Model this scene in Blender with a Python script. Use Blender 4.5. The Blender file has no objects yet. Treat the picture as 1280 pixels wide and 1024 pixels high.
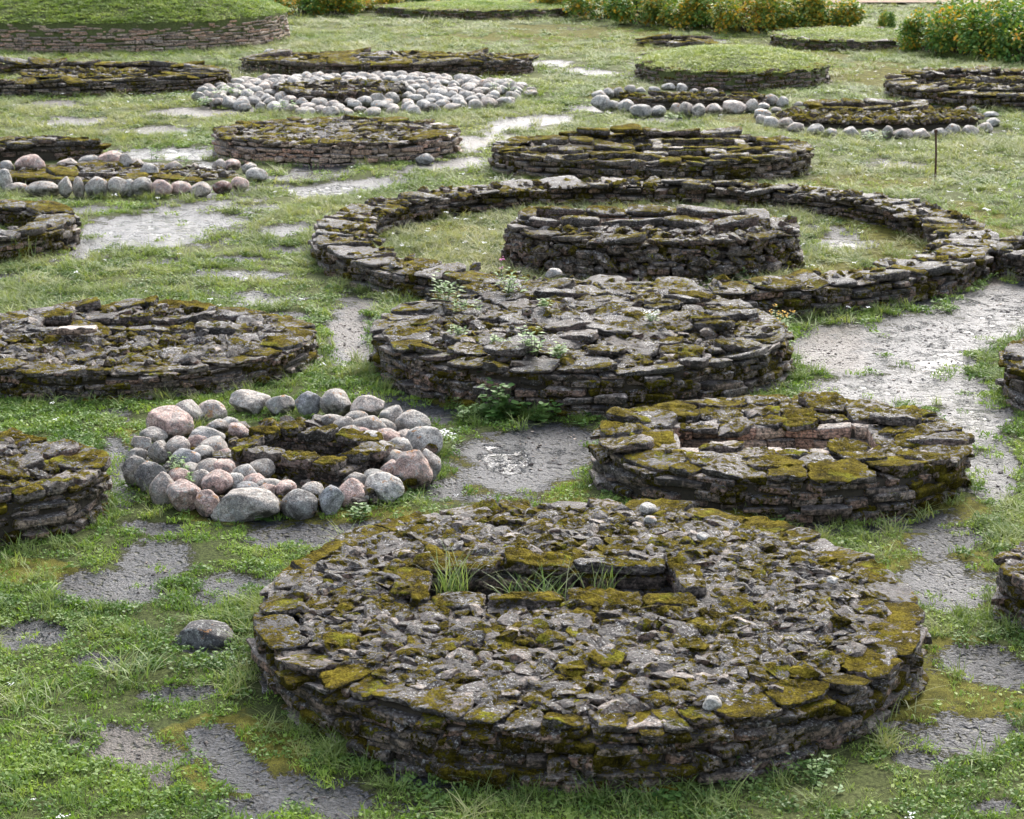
import bpy, bmesh, math, random
import numpy as np
from mathutils import Vector, Matrix, Euler

random.seed(7)
RNG = np.random.default_rng(7)
SC = bpy.context.scene
COL = SC.collection
PI = math.pi

# ------------------------------------------------------------------ camera
H, F, TH = 6.0, 2540.0, math.radians(15.15)
CT, ST = math.cos(TH), math.sin(TH)


def W(x, y, z=0.0):
    """point of the photograph (1280x1024) dropped onto the level plane at height z"""
    u, v = (x - 640) / F, (512 - y) / F
    dy, dz = CT + v * ST, -ST + v * CT
    t = (z - H) / dz
    return np.array([u * t, dy * t, z])


def proj(X, Y, Z=0.0):
    zc = Y * CT + (H - Z) * ST
    yc = Y * ST - (H - Z) * CT
    return 640 + F * X / zc, 512 - F * yc / zc


def depth(Y, Z=0.0):
    return Y * CT + (H - Z) * ST


# ------------------------------------------------------------------ noise
def _h(ix, iy, iz, seed):
    n = (ix * 374761393 + iy * 668265263 + iz * 2147483647 + seed * 974634777) & 0xFFFFFFFF
    n = ((n ^ (n >> 13)) * 1274126177) & 0xFFFFFFFF
    n = n ^ (n >> 16)
    return (n & 0xFFFF) / 32767.5 - 1.0


def vn(P, seed=0):
    P = np.asarray(P, float)
    i = np.floor(P).astype(np.int64)
    f = P - i
    f = f * f * (3 - 2 * f)
    x, y, z = i[:, 0], i[:, 1], i[:, 2]
    fx, fy, fz = f[:, 0], f[:, 1], f[:, 2]
    r = 0
    for a in (0, 1):
        wa = fx if a else 1 - fx
        for b in (0, 1):
            wb = fy if b else 1 - fy
            for c in (0, 1):
                wc = fz if c else 1 - fz
                r = r + wa * wb * wc * _h(x + a, y + b, z + c, seed)
    return r


def fbm2(X, Y, s, seed=0, o=3):
    r, a, t = 0, 1.0, 0
    for k in range(o):
        P = np.stack([X * s * 2 ** k, Y * s * 2 ** k, np.full_like(X, 3.7 * k)], 1)
        r = r + a * vn(P, seed + k)
        t += a
        a *= 0.55
    return r / t


def sstep(a, b, x):
    t = np.clip((x - a) / (b - a), 0, 1)
    return t * t * (3 - 2 * t)


# ------------------------------------------------------------------ objects
def tag(o, label=None, cat=None, group=None, kind=None):
    if label: o['label'] = label
    if cat: o['category'] = cat
    if group: o['group'] = group
    if kind: o['kind'] = kind
    return o


def empty(name, loc):
    o = bpy.data.objects.new(name, None)
    o.empty_display_size = 0.3
    COL.objects.link(o)
    o.location = Vector(loc)
    return o


def raw_mesh(name, V, T, mat, smooth=True, attrs=None):
    V = np.ascontiguousarray(V, np.float32)
    T = np.ascontiguousarray(T, np.int32)
    k = T.shape[1]
    me = bpy.data.meshes.new(name)
    me.vertices.add(len(V)); me.vertices.foreach_set('co', V.ravel())
    me.loops.add(T.size); me.loops.foreach_set('vertex_index', T.ravel())
    me.polygons.add(len(T)); me.polygons.foreach_set('loop_start', np.arange(0, T.size, k, dtype=np.int32))
    me.update(calc_edges=True)
    me.polygons.foreach_set('use_smooth', np.full(len(T), smooth))
    for nm, a in (attrs or {}).items():
        at = me.attributes.new(nm, 'FLOAT', 'POINT')
        at.data.foreach_set('value', np.ascontiguousarray(a, np.float32))
    if mat: me.materials.append(mat)
    return me


def link(name, me, parent=None, loc=None):
    o = bpy.data.objects.new(name, me)
    COL.objects.link(o)
    if loc is not None: o.location = Vector(loc)
    if parent is not None: o.parent = parent
    return o


class MB:
    """collects many little shapes into the mesh of one part"""
    def __init__(s): s.V, s.T, s.R, s.n = [], [], [], 0

    def add(s, V, T, rnd):
        s.V.append(V); s.T.append(T + s.n); s.R.append(np.full(len(V), rnd)); s.n += len(V)

    def build(s, name, mat, parent=None, origin=(0, 0, 0), rough=(0, 1), smooth=True):
        if not s.n: return None
        V = np.concatenate(s.V); T = np.concatenate(s.T); R = np.concatenate(s.R)
        if rough[0]:
            off = np.stack([R * 91.7, R * 37.3, R * 53.9], 1)
            for a, f, sd in ((rough[0], rough[1], 1), (rough[0] * .5, rough[1] * 2.3, 5)):
                D = np.stack([vn(V * f + off, sd), vn(V * f + off, sd + 11), vn(V * f + off, sd + 23)], 1)
                V = V + D * a
        V = V - np.array(origin)
        return link(name, raw_mesh(name, V, T, mat, smooth, {'rnd': R}), parent)


def rotz(a):
    c, s = math.cos(a), math.sin(a)
    return np.array([[c, -s, 0], [s, c, 0], [0, 0, 1]])


def rot(rx, ry, rz):
    return np.array(Euler((rx, ry, rz)).to_matrix())


# ---- templates
def _ico(sub):
    bm = bmesh.new(); bmesh.ops.create_icosphere(bm, subdivisions=sub, radius=1)
    bm.verts.ensure_lookup_table()
    V = np.array([v.co[:] for v in bm.verts]); T = np.array([[v.index for v in f.verts] for f in bm.faces])
    bm.free(); return V, T


ICO = {k: _ico(k) for k in (1, 2, 3, 4)}


def _box(lines):
    n = len(lines); idx = {}; V = []; T = []
    def vid(p):
        if p not in idx: idx[p] = len(V); V.append([lines[p[0]], lines[p[1]], lines[p[2]]])
        return idx[p]
    for ax in range(3):
        for side in (0, n - 1):
            for i in range(n - 1):
                for j in range(n - 1):
                    q = []
                    for (a, b) in ((i, j), (i + 1, j), (i + 1, j + 1), (i, j + 1)):
                        p = [0, 0, 0]; p[ax] = side; p[(ax + 1) % 3] = a; p[(ax + 2) % 3] = b
                        q.append(vid(tuple(p)))
                    if side == 0: q = q[::-1]
                    T += [[q[0], q[1], q[2]], [q[0], q[2], q[3]]]
    return np.array(V), np.array(T)


BOX = {1: _box([-1, -.78, -.3, .3, .78, 1]), 0: _box([-1, -.7, .7, 1])}


def block(l, d, t, lod, rng, r=None):
    """an irregular rounded block: length l (x), depth d (y), thickness t (z)"""
    V, T = BOX[lod]
    h = np.array([l, d, t]) / 2
    r = min(h) * (0.55 if r is None else r)
    P = V * h
    inner = np.clip(P, -(h - r), h - r)
    D = P - inner; L = np.linalg.norm(D, axis=1, keepdims=True); L[L == 0] = 1
    far = np.max(np.abs(V), axis=1) > .99
    P = np.where(far[:, None], inner + r * D / L, P)
    # taper and shear so that no two blocks are alike
    P[:, 2] *= 1 + V[:, 0] * rng.uniform(-.25, .25) + V[:, 1] * rng.uniform(-.12, .12)
    P[:, 0] += V[:, 2] * rng.uniform(-.12, .12) * t + V[:, 1] * rng.uniform(-.15, .15) * l
    P[:, 1] += V[:, 0] * rng.uniform(-.15, .15) * d
    return P, T


def rock(sub, rng, cuts=9, lo=.34, hi=.78):
    """angular broken stone: a ball cut by random planes"""
    V, T = ICO[sub]; P = V.copy()
    for k in range(cuts):
        n = rng.normal(size=3); n /= np.linalg.norm(n)
        d = rng.uniform(lo, hi); s = P @ n - d
        P = P - np.where(s > 0, s, 0)[:, None] * n
    return P, T


ROCKS = {s: [rock(s, RNG) for _ in range(24)] for s in (1, 2)}


def chaikin(p, q=.22):
    n = np.roll(p, -1, 0)
    return np.stack([p * (1 - q) + n * q, p * q + n * (1 - q)], 1).reshape(-1, 2)


def resample(p, n):
    c = np.vstack([p, p[:1]]); L = np.r_[0, np.cumsum(np.linalg.norm(np.diff(c, axis=0), axis=1))]
    t = np.linspace(0, L[-1], n, endpoint=False)
    return np.stack([np.interp(t, L, c[:, 0]), np.interp(t, L, c[:, 1])], 1)


def slab(poly, t, rng, lod=1, rough=.05):
    """flat limestone slab on the outline poly (about its own centre); bottom at z=0, top near z=t"""
    n = 44 if lod else 20
    O = resample(chaikin(chaikin(np.asarray(poly), .13), .2), n)
    size = np.linalg.norm(O, axis=1).mean()
    th = np.arange(n) / n * 2 * PI
    w = 0
    for k in (2, 3, 5, 7, 9, 13, 17):
        w = w + rng.normal() * np.cos(k * th + rng.uniform(0, 6.3)) / k ** .5
    O = O * (1 + rough * w)[:, None]
    tx, ty = rng.uniform(-.12, .12, 2)
    rings = [(.3, 1), (.6, 1), (.84, 1), (.955, .97), (.995, .82), (.97, .62), (1.01, .46), (.95, .2), (.84, 0)] if lod else \
            [(.55, 1), (.93, .97), (1, .74), (.97, .3), (.86, 0)]
    V = [[0, 0, t]]
    for s, z in rings:
        jit = (1 + rng.normal(size=n) * (.018 if s > .9 else .01))[:, None]
        R = O * s * jit
        Z = np.full(n, z * t)
        V += np.column_stack([R, Z]).tolist()
    V.append([0, 0, 0]); V = np.array(V)
    m = V[:, 2] > t * .6
    V[m, 2] += (V[m, 0] * tx + V[m, 1] * ty)
    so = rng.uniform(0, 99)
    V[m, 2] += vn(np.column_stack([V[m, :2] * 2.2 / max(size, .05), np.full(m.sum(), so)]), 3) * t * .22
    V[m, 2] += vn(np.column_stack([V[m, :2] * 14, np.full(m.sum(), so)]), 4) * min(.012, t * .12)
    T = []
    for i in range(n): T.append([0, 1 + i, 1 + (i + 1) % n])
    for k in range(len(rings) - 1):
        a, b = 1 + k * n, 1 + (k + 1) * n
        i = np.arange(n); j = (i + 1) % n
        T += np.column_stack([a + i, b + i, b + j]).tolist() + np.column_stack([a + i, b + j, a + j]).tolist()
    e = 1 + (len(rings) - 1) * n
    for i in range(n): T.append([len(V) - 1, e + (i + 1) % n, e + i])
    return V, np.array(T)


# ------------------------------------------------------------------ node helper
class G:
    def __init__(s, name):
        s.m = bpy.data.materials.new(name); s.m.use_nodes = True
        s.t = s.m.node_tree; s.t.nodes.clear()
        s.out = s.new('ShaderNodeOutputMaterial')

    def new(s, k): return s.t.nodes.new(k)

    def put(s, sock, v):
        if isinstance(v, bpy.types.NodeSocket): s.t.links.new(v, sock)
        elif isinstance(v, (tuple, list)) and sock.type == 'RGBA': sock.default_value = (*v[:3], 1)
        elif v is not None: sock.default_value = v

    def pos(s): return s.new('ShaderNodeNewGeometry').outputs['Position']

    def nz(s):
        x = s.new('ShaderNodeSeparateXYZ'); s.put(x.inputs[0], s.new('ShaderNodeNewGeometry').outputs['Normal'])
        return x.outputs[2]

    def attr(s, n, kind='GEOMETRY', out='Fac'):
        a = s.new('ShaderNodeAttribute'); a.attribute_name = n; a.attribute_type = kind
        return a.outputs[out]

    def noise(s, sc, det=3, vec=None, rough=.55, dist=0, out='Fac'):
        n = s.new('ShaderNodeTexNoise')
        n.inputs['Scale'].default_value = sc; n.inputs['Detail'].default_value = det
        n.inputs['Roughness'].default_value = rough; n.inputs['Distortion'].default_value = dist
        if vec is not None: s.put(n.inputs['Vector'], vec)
        return n.outputs[out]

    def voro(s, sc, vec=None, feature='F1', out='Distance'):
        n = s.new('ShaderNodeTexVoronoi'); n.feature = feature; n.inputs['Scale'].default_value = sc
        if vec is not None: s.put(n.inputs['Vector'], vec)
        return n.outputs[out]

    def ramp(s, f, stops, interp='LINEAR'):
        r = s.new('ShaderNodeValToRGB'); r.color_ramp.interpolation = interp
        el = r.color_ramp.elements
        while len(el) < len(stops): el.new(.5)
        for e, (p, c) in zip(el, stops):
            e.position = p
            e.color = (c, c, c, 1) if isinstance(c, (int, float)) else (*c[:3], 1)
        s.put(r.inputs[0], f); return r.outputs[0]

    def mix(s, f, a, b, mode='MIX'):
        m = s.new('ShaderNodeMix'); m.data_type = 'RGBA'; m.blend_type = mode
        s.put(m.inputs[0], f); s.put(m.inputs[6], a); s.put(m.inputs[7], b)
        return m.outputs[2]

    def ma(s, op, a, b=None, c=None, clamp=False):
        m = s.new('ShaderNodeMath'); m.operation = op; m.use_clamp = clamp
        s.put(m.inputs[0], a)
        if b is not None: s.put(m.inputs[1], b)
        if c is not None: s.put(m.inputs[2], c)
        return m.outputs[0]

    def rng(s, v, a, b, c=0., d=1., smooth=True):
        m = s.new('ShaderNodeMapRange'); m.interpolation_type = 'SMOOTHSTEP' if smooth else 'LINEAR'
        for k, x in enumerate((v, a, b, c, d)): s.put(m.inputs[k], x)
        return m.outputs[0]

    def bump(s, h, dist, strength=1., normal=None):
        b = s.new('ShaderNodeBump'); b.inputs['Distance'].default_value = dist; b.inputs['Strength'].default_value = strength
        s.put(b.inputs['Height'], h)
        if normal is not None: s.put(b.inputs['Normal'], normal)
        return b.outputs[0]

    def vadd(s, a, b):
        m = s.new('ShaderNodeVectorMath'); m.operation = 'ADD'; s.put(m.inputs[0], a); s.put(m.inputs[1], b)
        return m.outputs[0]

    def pbr(s, col, rough=.8, normal=None, spec=.5, sheen=0):
        p = s.new('ShaderNodeBsdfPrincipled')
        s.put(p.inputs['Base Color'], col); s.put(p.inputs['Roughness'], rough)
        s.put(p.inputs['Specular IOR Level'], spec)
        if normal is not None: s.put(p.inputs['Normal'], normal)
        s.t.links.new(p.outputs[0], s.out.inputs[0]); return s.m


MOSS_STOPS = [(.25, (.022, .018, .005)), (.42, (.085, .062, .010)), (.58, (.165, .125, .017)), (.75, (.25, .215, .03))]


def mat_stone(name, thr=.68, warm=.5, light=1.0, dark=.5, side_moss=.10):
    """thr: moss threshold (.60 nearly covered, .75 nearly bare)"""
    g = G(name); p = g.pos(); nz = g.nz(); rnd = g.attr('rnd')
    off = g.new('ShaderNodeCombineXYZ'); g.put(off.inputs[0], g.ma('MULTIPLY', rnd, 57.)); g.put(off.inputs[1], g.ma('MULTIPLY', rnd, 31.))
    pv = g.vadd(p, off.outputs[0])
    up = g.rng(nz, .30, .72)
    L = light
    # weathered upper faces: grey with pale lichen specks and dark pits
    n1 = g.noise(10, 5, pv, .68)
    n2 = g.noise(38, 5, p, .75)
    top = g.ramp(g.ma('ADD', g.ma('MULTIPLY', n1, .5), g.ma('MULTIPLY', n2, .5)),
                 [(.39, (.014 * L, .012 * L, .010 * L)), (.46, (.068 * L, .061 * L, .056 * L)), (.52, (.150 * L, .137 * L, .128 * L)), (.61, (.34 * L, .315 * L, .29 * L))])
    tone = g.ramp(rnd, [(0, (.5, .48, .48)), (.3, (.95, .88, .84)), (.55, (.68, .63, .59)), (.8, (1.2, 1.06, .95)), (.90, (1.8, 1.58, 1.42)), (1, (3.4, 3.05, 2.7))])
    top = g.mix(1, top, tone, 'MULTIPLY')
    spk = g.rng(g.noise(48, 3, p, .6), .565, .60)
    spk = g.ma('MULTIPLY', spk, g.rng(g.noise(3.5, 3, pv), .42, .58))
    top = g.mix(g.ma('MULTIPLY', spk, .85), top, (.50, .485, .45))
    # broken sides: warm brown-pink limestone under a dark crust
    side = g.ramp(g.ma('FRACT', g.ma('MULTIPLY', rnd, 7.3)),
                  [(0, (.12 * L, .088 * L, .064 * L)), (.3, (.24 * L, .165 * L, .118 * L)), (.5, (.33 * L, .19 * L, .13 * L)), (.7, (.17 * L, .122 * L, .09 * L)), (.85, (.35 * L, .255 * L, .185 * L)), (1, (.14 * L, .112 * L, .09 * L))])
    side = g.mix(1 - warm, side, (.13, .12, .112))
    side = g.mix(1, side, g.ramp(g.noise(26, 4, p, .68), [(.38, .3), (.5, 1.0), (.62, 1.6)]), 'MULTIPLY')
    crust = g.rng(g.ma('ADD', g.noise(4.5, 5, pv, .65), g.ma('MULTIPLY', g.ma('SUBTRACT', g.noise(30, 3, p), .5), .5)), .56 - .14 * dark, .64 - .14 * dark)
    side = g.mix(g.ma('MULTIPLY', crust, .88), side, (.024, .020, .014))
    side = g.mix(g.ma('MULTIPLY', spk, .55), side, (.32, .30, .27))
    strata = g.new('ShaderNodeTexWave'); strata.bands_direction = 'Z'; strata.inputs['Scale'].default_value = 9
    strata.inputs['Distortion'].default_value = 6; strata.inputs['Detail'].default_value = 3; strata.inputs['Detail Scale'].default_value = 2
    g.put(strata.inputs['Vector'], pv)
    side = g.mix(.5, side, g.mix(1, side, g.ramp(strata.outputs['Fac'], [(0, .2), (.5, 1.1)]), 'MULTIPLY'))
    col = g.mix(up, side, top)
    # moss: cushions on the upper faces, dark damp moss on the sides
    f = g.ma('ADD', g.ma('MULTIPLY', g.noise(2.9, 4, pv, .6), .36), g.ma('MULTIPLY', g.noise(1.7, 3, p, .55), .24))
    f = g.ma('ADD', f, g.ma('MULTIPLY', g.noise(19, 6, p, .75), .60))
    f = g.ma('ADD', f, g.ma('MULTIPLY', g.ma('FRACT', g.ma('MULTIPLY', rnd, 13.7)), .10))
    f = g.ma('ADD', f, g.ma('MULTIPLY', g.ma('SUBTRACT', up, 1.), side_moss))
    mk = g.rng(f, thr, thr + .035)
    mh = g.rng(f, thr, thr + .13)
    mf = g.noise(55, 5, p, .8); mb = g.noise(6, 3, p, .55)
    mcol = g.ramp(g.ma('ADD', g.ma('MULTIPLY', mf, .6), g.ma('MULTIPLY', mb, .4)), [(.38, (.022, .018, .004)), (.46, (.092, .070, .009)), (.53, (.195, .148, .017)), (.62, (.34, .28, .034))])
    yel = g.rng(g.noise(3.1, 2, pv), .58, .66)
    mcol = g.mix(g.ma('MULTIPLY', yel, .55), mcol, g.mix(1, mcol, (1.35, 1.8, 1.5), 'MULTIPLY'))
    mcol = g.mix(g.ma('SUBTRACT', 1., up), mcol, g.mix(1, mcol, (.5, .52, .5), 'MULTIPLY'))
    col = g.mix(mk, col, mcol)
    hgt = g.ma('ADD', g.ma('MULTIPLY', n2, .9), g.ma('MULTIPLY', g.noise(20, 5, p, .72), 1.2))
    hgt = g.ma('ADD', hgt, g.ma('MULTIPLY', mh, .55))
    hgt = g.ma('ADD', hgt, g.ma('MULTIPLY', g.ma('MULTIPLY', mk, mf), .55))
    ro = g.mix(mk, g.rng(n1, .4, .62, .42, .72), (.95, .95, .95))
    dn = g.new('ShaderNodeDisplacement'); dn.inputs['Midlevel'].default_value = 0; dn.inputs['Scale'].default_value = .018
    g.put(dn.inputs['Height'], mh)
    g.t.links.new(dn.outputs[0], g.out.inputs['Displacement']); g.m.displacement_method = 'DISPLACEMENT'
    return g.pbr(col, ro, g.bump(hgt, .034, 1.), g.mix(mk, (.3, .3, .3), (.05, .05, .05)))


def mat_boulder():
    g = G('granite'); p = g.pos(); nz = g.nz()
    oi = g.new('ShaderNodeObjectInfo')
    off = g.new('ShaderNodeCombineXYZ'); g.put(off.inputs[0], g.ma('MULTIPLY', oi.outputs['Random'], 43.)); g.put(off.inputs[2], g.ma('MULTIPLY', oi.outputs['Random'], 17.))
    pv = g.vadd(p, off.outputs[0])
    base = g.mix(1, oi.outputs['Color'], g.ramp(g.noise(70, 4, p, .75), [(.36, .4), (.5, 1.), (.64, 1.7)]), 'MULTIPLY')
    base = g.mix(1, base, g.ramp(g.noise(9, 6, pv, .72), [(.36, .5), (.5, 1.), (.64, 1.35)]), 'MULTIPLY')
    grey = g.rng(g.noise(6, 5, pv, .7, .6), .50, .60)
    col = g.mix(g.ma('MULTIPLY', grey, .6), base, (.22, .22, .20))
    pale = g.rng(g.noise(18, 5, pv, .75), .56, .60)
    col = g.mix(g.ma('MULTIPLY', pale, .7), col, (.42, .42, .38))
    dark = g.rng(g.noise(9, 5, p, .7), .56, .66)
    col = g.mix(g.ma('MULTIPLY', dark, .6), col, (.06, .06, .06))
    up = g.rng(nz, .0, .7)
    org = g.ma('MULTIPLY', g.rng(g.noise(8, 5, pv, .72), .60, .64), up)
    col = g.mix(g.ma('MULTIPLY', org, .8), col, (.36, .16, .04))
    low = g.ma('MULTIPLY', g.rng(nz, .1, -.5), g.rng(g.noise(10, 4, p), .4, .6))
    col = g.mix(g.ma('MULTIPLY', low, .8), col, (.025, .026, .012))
    h = g.ma('ADD', g.noise(40, 5, p, .7), g.ma('MULTIPLY', g.noise(12, 4, pv), 1.4))
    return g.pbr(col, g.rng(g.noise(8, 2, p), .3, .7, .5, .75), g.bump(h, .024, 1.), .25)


def mat_ground():
    g = G('ground'); p = g.pos()
    bare, moss, tan, wet, dry = (g.attr(k) for k in ('bare', 'moss', 'tan', 'wet', 'dry'))
    nb = g.noise(7, 5, p, .65); nf = g.noise(34, 4, p, .65); nff = g.noise(120, 3, p, .6)
    # soil and short turf under the blades
    soil = g.ramp(nf, [(.3, (.018, .02, .008)), (.5, (.05, .062, .018)), (.7, (.10, .125, .038))])
    soil2 = g.ramp(nf, [(.3, (.05, .05, .022)), (.5, (.13, .14, .055)), (.7, (.22, .22, .10))])
    turf = g.mix(dry, soil, soil2)
    turf = g.mix(g.rng(g.ma('ADD', moss, g.ma('MULTIPLY', g.ma('SUBTRACT', nb, .5), .9)), .42, .6), turf,
                 g.ramp(g.ma('ADD', g.ma('MULTIPLY', nff, .5), g.ma('MULTIPLY', nb, .5)), [(.34, (.020, .022, .006)), (.45, (.060, .058, .011)), (.55, (.125, .115, .020)), (.66, (.22, .215, .045))]))
    # limestone pavement: pitted grey rock, moss in the pits
    st = g.new('ShaderNodeVectorMath'); st.operation = 'MULTIPLY'; g.put(st.inputs[0], p); st.inputs[1].default_value = (1, .7, 1)
    wob = g.new('ShaderNodeVectorMath'); wob.operation = 'SCALE'; g.put(wob.inputs[0], g.noise(8, 3, p, out='Color')); wob.inputs['Scale'].default_value = .12
    pw = g.vadd(st.outputs[0], wob.outputs[0])
    pit = g.voro(17, pw, 'SMOOTH_F1'); pit2 = g.voro(43, p)
    hgt = g.ma('ADD', g.rng(pit, .08, .42), g.ma('MULTIPLY', nf, .8))
    hgt = g.ma('ADD', hgt, g.ma('MULTIPLY', g.ma('SUBTRACT', 1., pit2), .35))
    rockc = g.ramp(nf, [(.40, (.006, .006, .007)), (.5, (.020, .021, .024)), (.60, (.065, .066, .072))])
    rockc = g.mix(g.rng(pit2, .22, .05, 0., .35), rockc, (.12, .119, .119))
    tanc = g.ramp(nff, [(.38, (.018, .014, .011)), (.5, (.062, .050, .040)), (.62, (.18, .147, .122))])
    rockc = g.mix(g.rng(g.ma('ADD', tan, g.ma('MULTIPLY', g.ma('SUBTRACT', nb, .5), .8)), .35, .7), rockc, tanc)
    pm = g.rng(g.ma('ADD', g.ma('ADD', pit, g.ma('MULTIPLY', g.ma('SUBTRACT', nf, .5), .9)), g.ma('MULTIPLY', g.ma('SUBTRACT', nb, .5), .9)), .27, .14)
    pm = g.ma('MULTIPLY', pm, g.rng(wet, .8, .2, .3, .97))
    rockc = g.mix(pm, rockc, g.ramp(nff, [(.4, (.010, .010, .006)), (.6, (.07, .066, .02))]))
    m = g.ma('ADD', bare, g.ma('MULTIPLY', g.ma('SUBTRACT', nb, .5), 1.3))
    m = g.rng(g.ma('ADD', m, g.ma('MULTIPLY', g.ma('SUBTRACT', nf, .5), 1.4)), .27, .52)
    col = g.mix(m, turf, rockc)
    fr = g.ma('MULTIPLY', g.ma('MULTIPLY', m, g.ma('SUBTRACT', 1., m)), 3.2, clamp=True)
    col = g.mix(fr, col, g.mix(nb, (.022, .018, .010), (.075, .068, .020)))
    pool = g.rng(g.ma('ADD', wet, g.ma('MULTIPLY', g.ma('SUBTRACT', g.noise(3.2, 6, p, .7), .5), 1.6)), .56, .92)
    ro = g.mix(m, (.95, .95, .95), g.mix(pool, g.rng(nf, .3, .7, .30, .5), (.10, .10, .10)))
    hh = g.ma('MULTIPLY', hgt, g.rng(pool, 0., 1., 1., .07))
    nrm = g.bump(g.ma('ADD', g.ma('MULTIPLY', hh, m), g.ma('MULTIPLY', g.ma('MULTIPLY', nff, .3), g.ma('SUBTRACT', 1., g.ma('MULTIPLY', pool, m)))), .03, 1.)
    return g.pbr(col, ro, nrm, g.mix(m, (.1, .1, .1), g.mix(g.ma('MULTIPLY', pool, g.ma('SUBTRACT', 1., tan)), g.rng(wet, .3, .72, .28, .66), (1., 1., 1.))))


def mat_blade(name, cols, dry_cols, trans=.35):
    g = G(name); oi = g.new('ShaderNodeObjectInfo')
    r = g.ma('ADD', g.ma('MULTIPLY', oi.outputs['Random'], .5), g.ma('MULTIPLY', g.attr('rnd'), .5))
    big = g.noise(.9, 3, g.pos())
    r = g.ma('ADD', g.ma('MULTIPLY', r, .6), g.ma('MULTIPLY', g.rng(big, .38, .62), .4))
    a = g.ramp(r, [(i / (len(cols) - 1), c) for i, c in enumerate(cols)])
    b = g.ramp(r, [(i / (len(dry_cols) - 1), c) for i, c in enumerate(dry_cols)])
    c = g.mix(g.attr('dry', 'INSTANCER'), a, b)
    d = g.new('ShaderNodeBsdfPrincipled'); g.put(d.inputs['Base Color'], c); d.inputs['Roughness'].default_value = .55
    d.inputs['Specular IOR Level'].default_value = .25
    t = g.new('ShaderNodeBsdfTranslucent'); g.put(t.inputs[0], g.mix(1, c, (1.2, 1.25, .6), 'MULTIPLY'))
    x = g.new('ShaderNodeMixShader'); x.inputs[0].default_value = trans
    g.t.links.new(d.outputs[0], x.inputs[1]); g.t.links.new(t.outputs[0], x.inputs[2]); g.t.links.new(x.outputs[0], g.out.inputs[0])
    return g.m


def mat_leaf(name, cols, trans=.3, world=2.0):
    g = G(name)
    r = g.ma('ADD', g.ma('MULTIPLY', g.attr('rnd'), .65), g.ma('MULTIPLY', g.rng(g.noise(world, 3, g.pos()), .3, .7), .35))
    c = g.ramp(r, [(i / (len(cols) - 1), k) for i, k in enumerate(cols)])
    d = g.new('ShaderNodeBsdfPrincipled'); g.put(d.inputs['Base Color'], c); d.inputs['Roughness'].default_value = .5
    d.inputs['Specular IOR Level'].default_value = .3
    t = g.new('ShaderNodeBsdfTranslucent'); g.put(t.inputs[0], g.mix(1, c, (1.15, 1.2, .6), 'MULTIPLY'))
    x = g.new('ShaderNodeMixShader'); x.inputs[0].default_value = trans
    g.t.links.new(d.outputs[0], x.inputs[1]); g.t.links.new(t.outputs[0], x.inputs[2]); g.t.links.new(x.outputs[0], g.out.inputs[0])
    return g.m


def mat_plain(name, col, rough=.8, var=.4, scale=30):
    g = G(name); p = g.pos(); n = g.noise(scale, 4, p, .65)
    c = g.mix(1, col, g.ramp(n, [(.3, 1 - var), (.5, 1.), (.7, 1 + var)]), 'MULTIPLY')
    return g.pbr(c, rough, g.bump(n, .01, .8), .3)


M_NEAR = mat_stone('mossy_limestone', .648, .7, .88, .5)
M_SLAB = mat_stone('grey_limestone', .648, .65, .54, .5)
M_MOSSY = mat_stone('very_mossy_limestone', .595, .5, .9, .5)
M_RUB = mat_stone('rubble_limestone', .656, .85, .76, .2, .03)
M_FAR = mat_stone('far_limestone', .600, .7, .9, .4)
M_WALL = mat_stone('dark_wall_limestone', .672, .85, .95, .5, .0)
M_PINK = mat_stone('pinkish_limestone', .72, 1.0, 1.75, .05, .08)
M_SOIL = mat_plain('dark_earth', (.035, .028, .018), .95)
M_GRAN = mat_boulder()
M_GROUND = mat_ground()
M_IRON = mat_plain('rusty_iron', (.07, .035, .02), .8)

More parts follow.
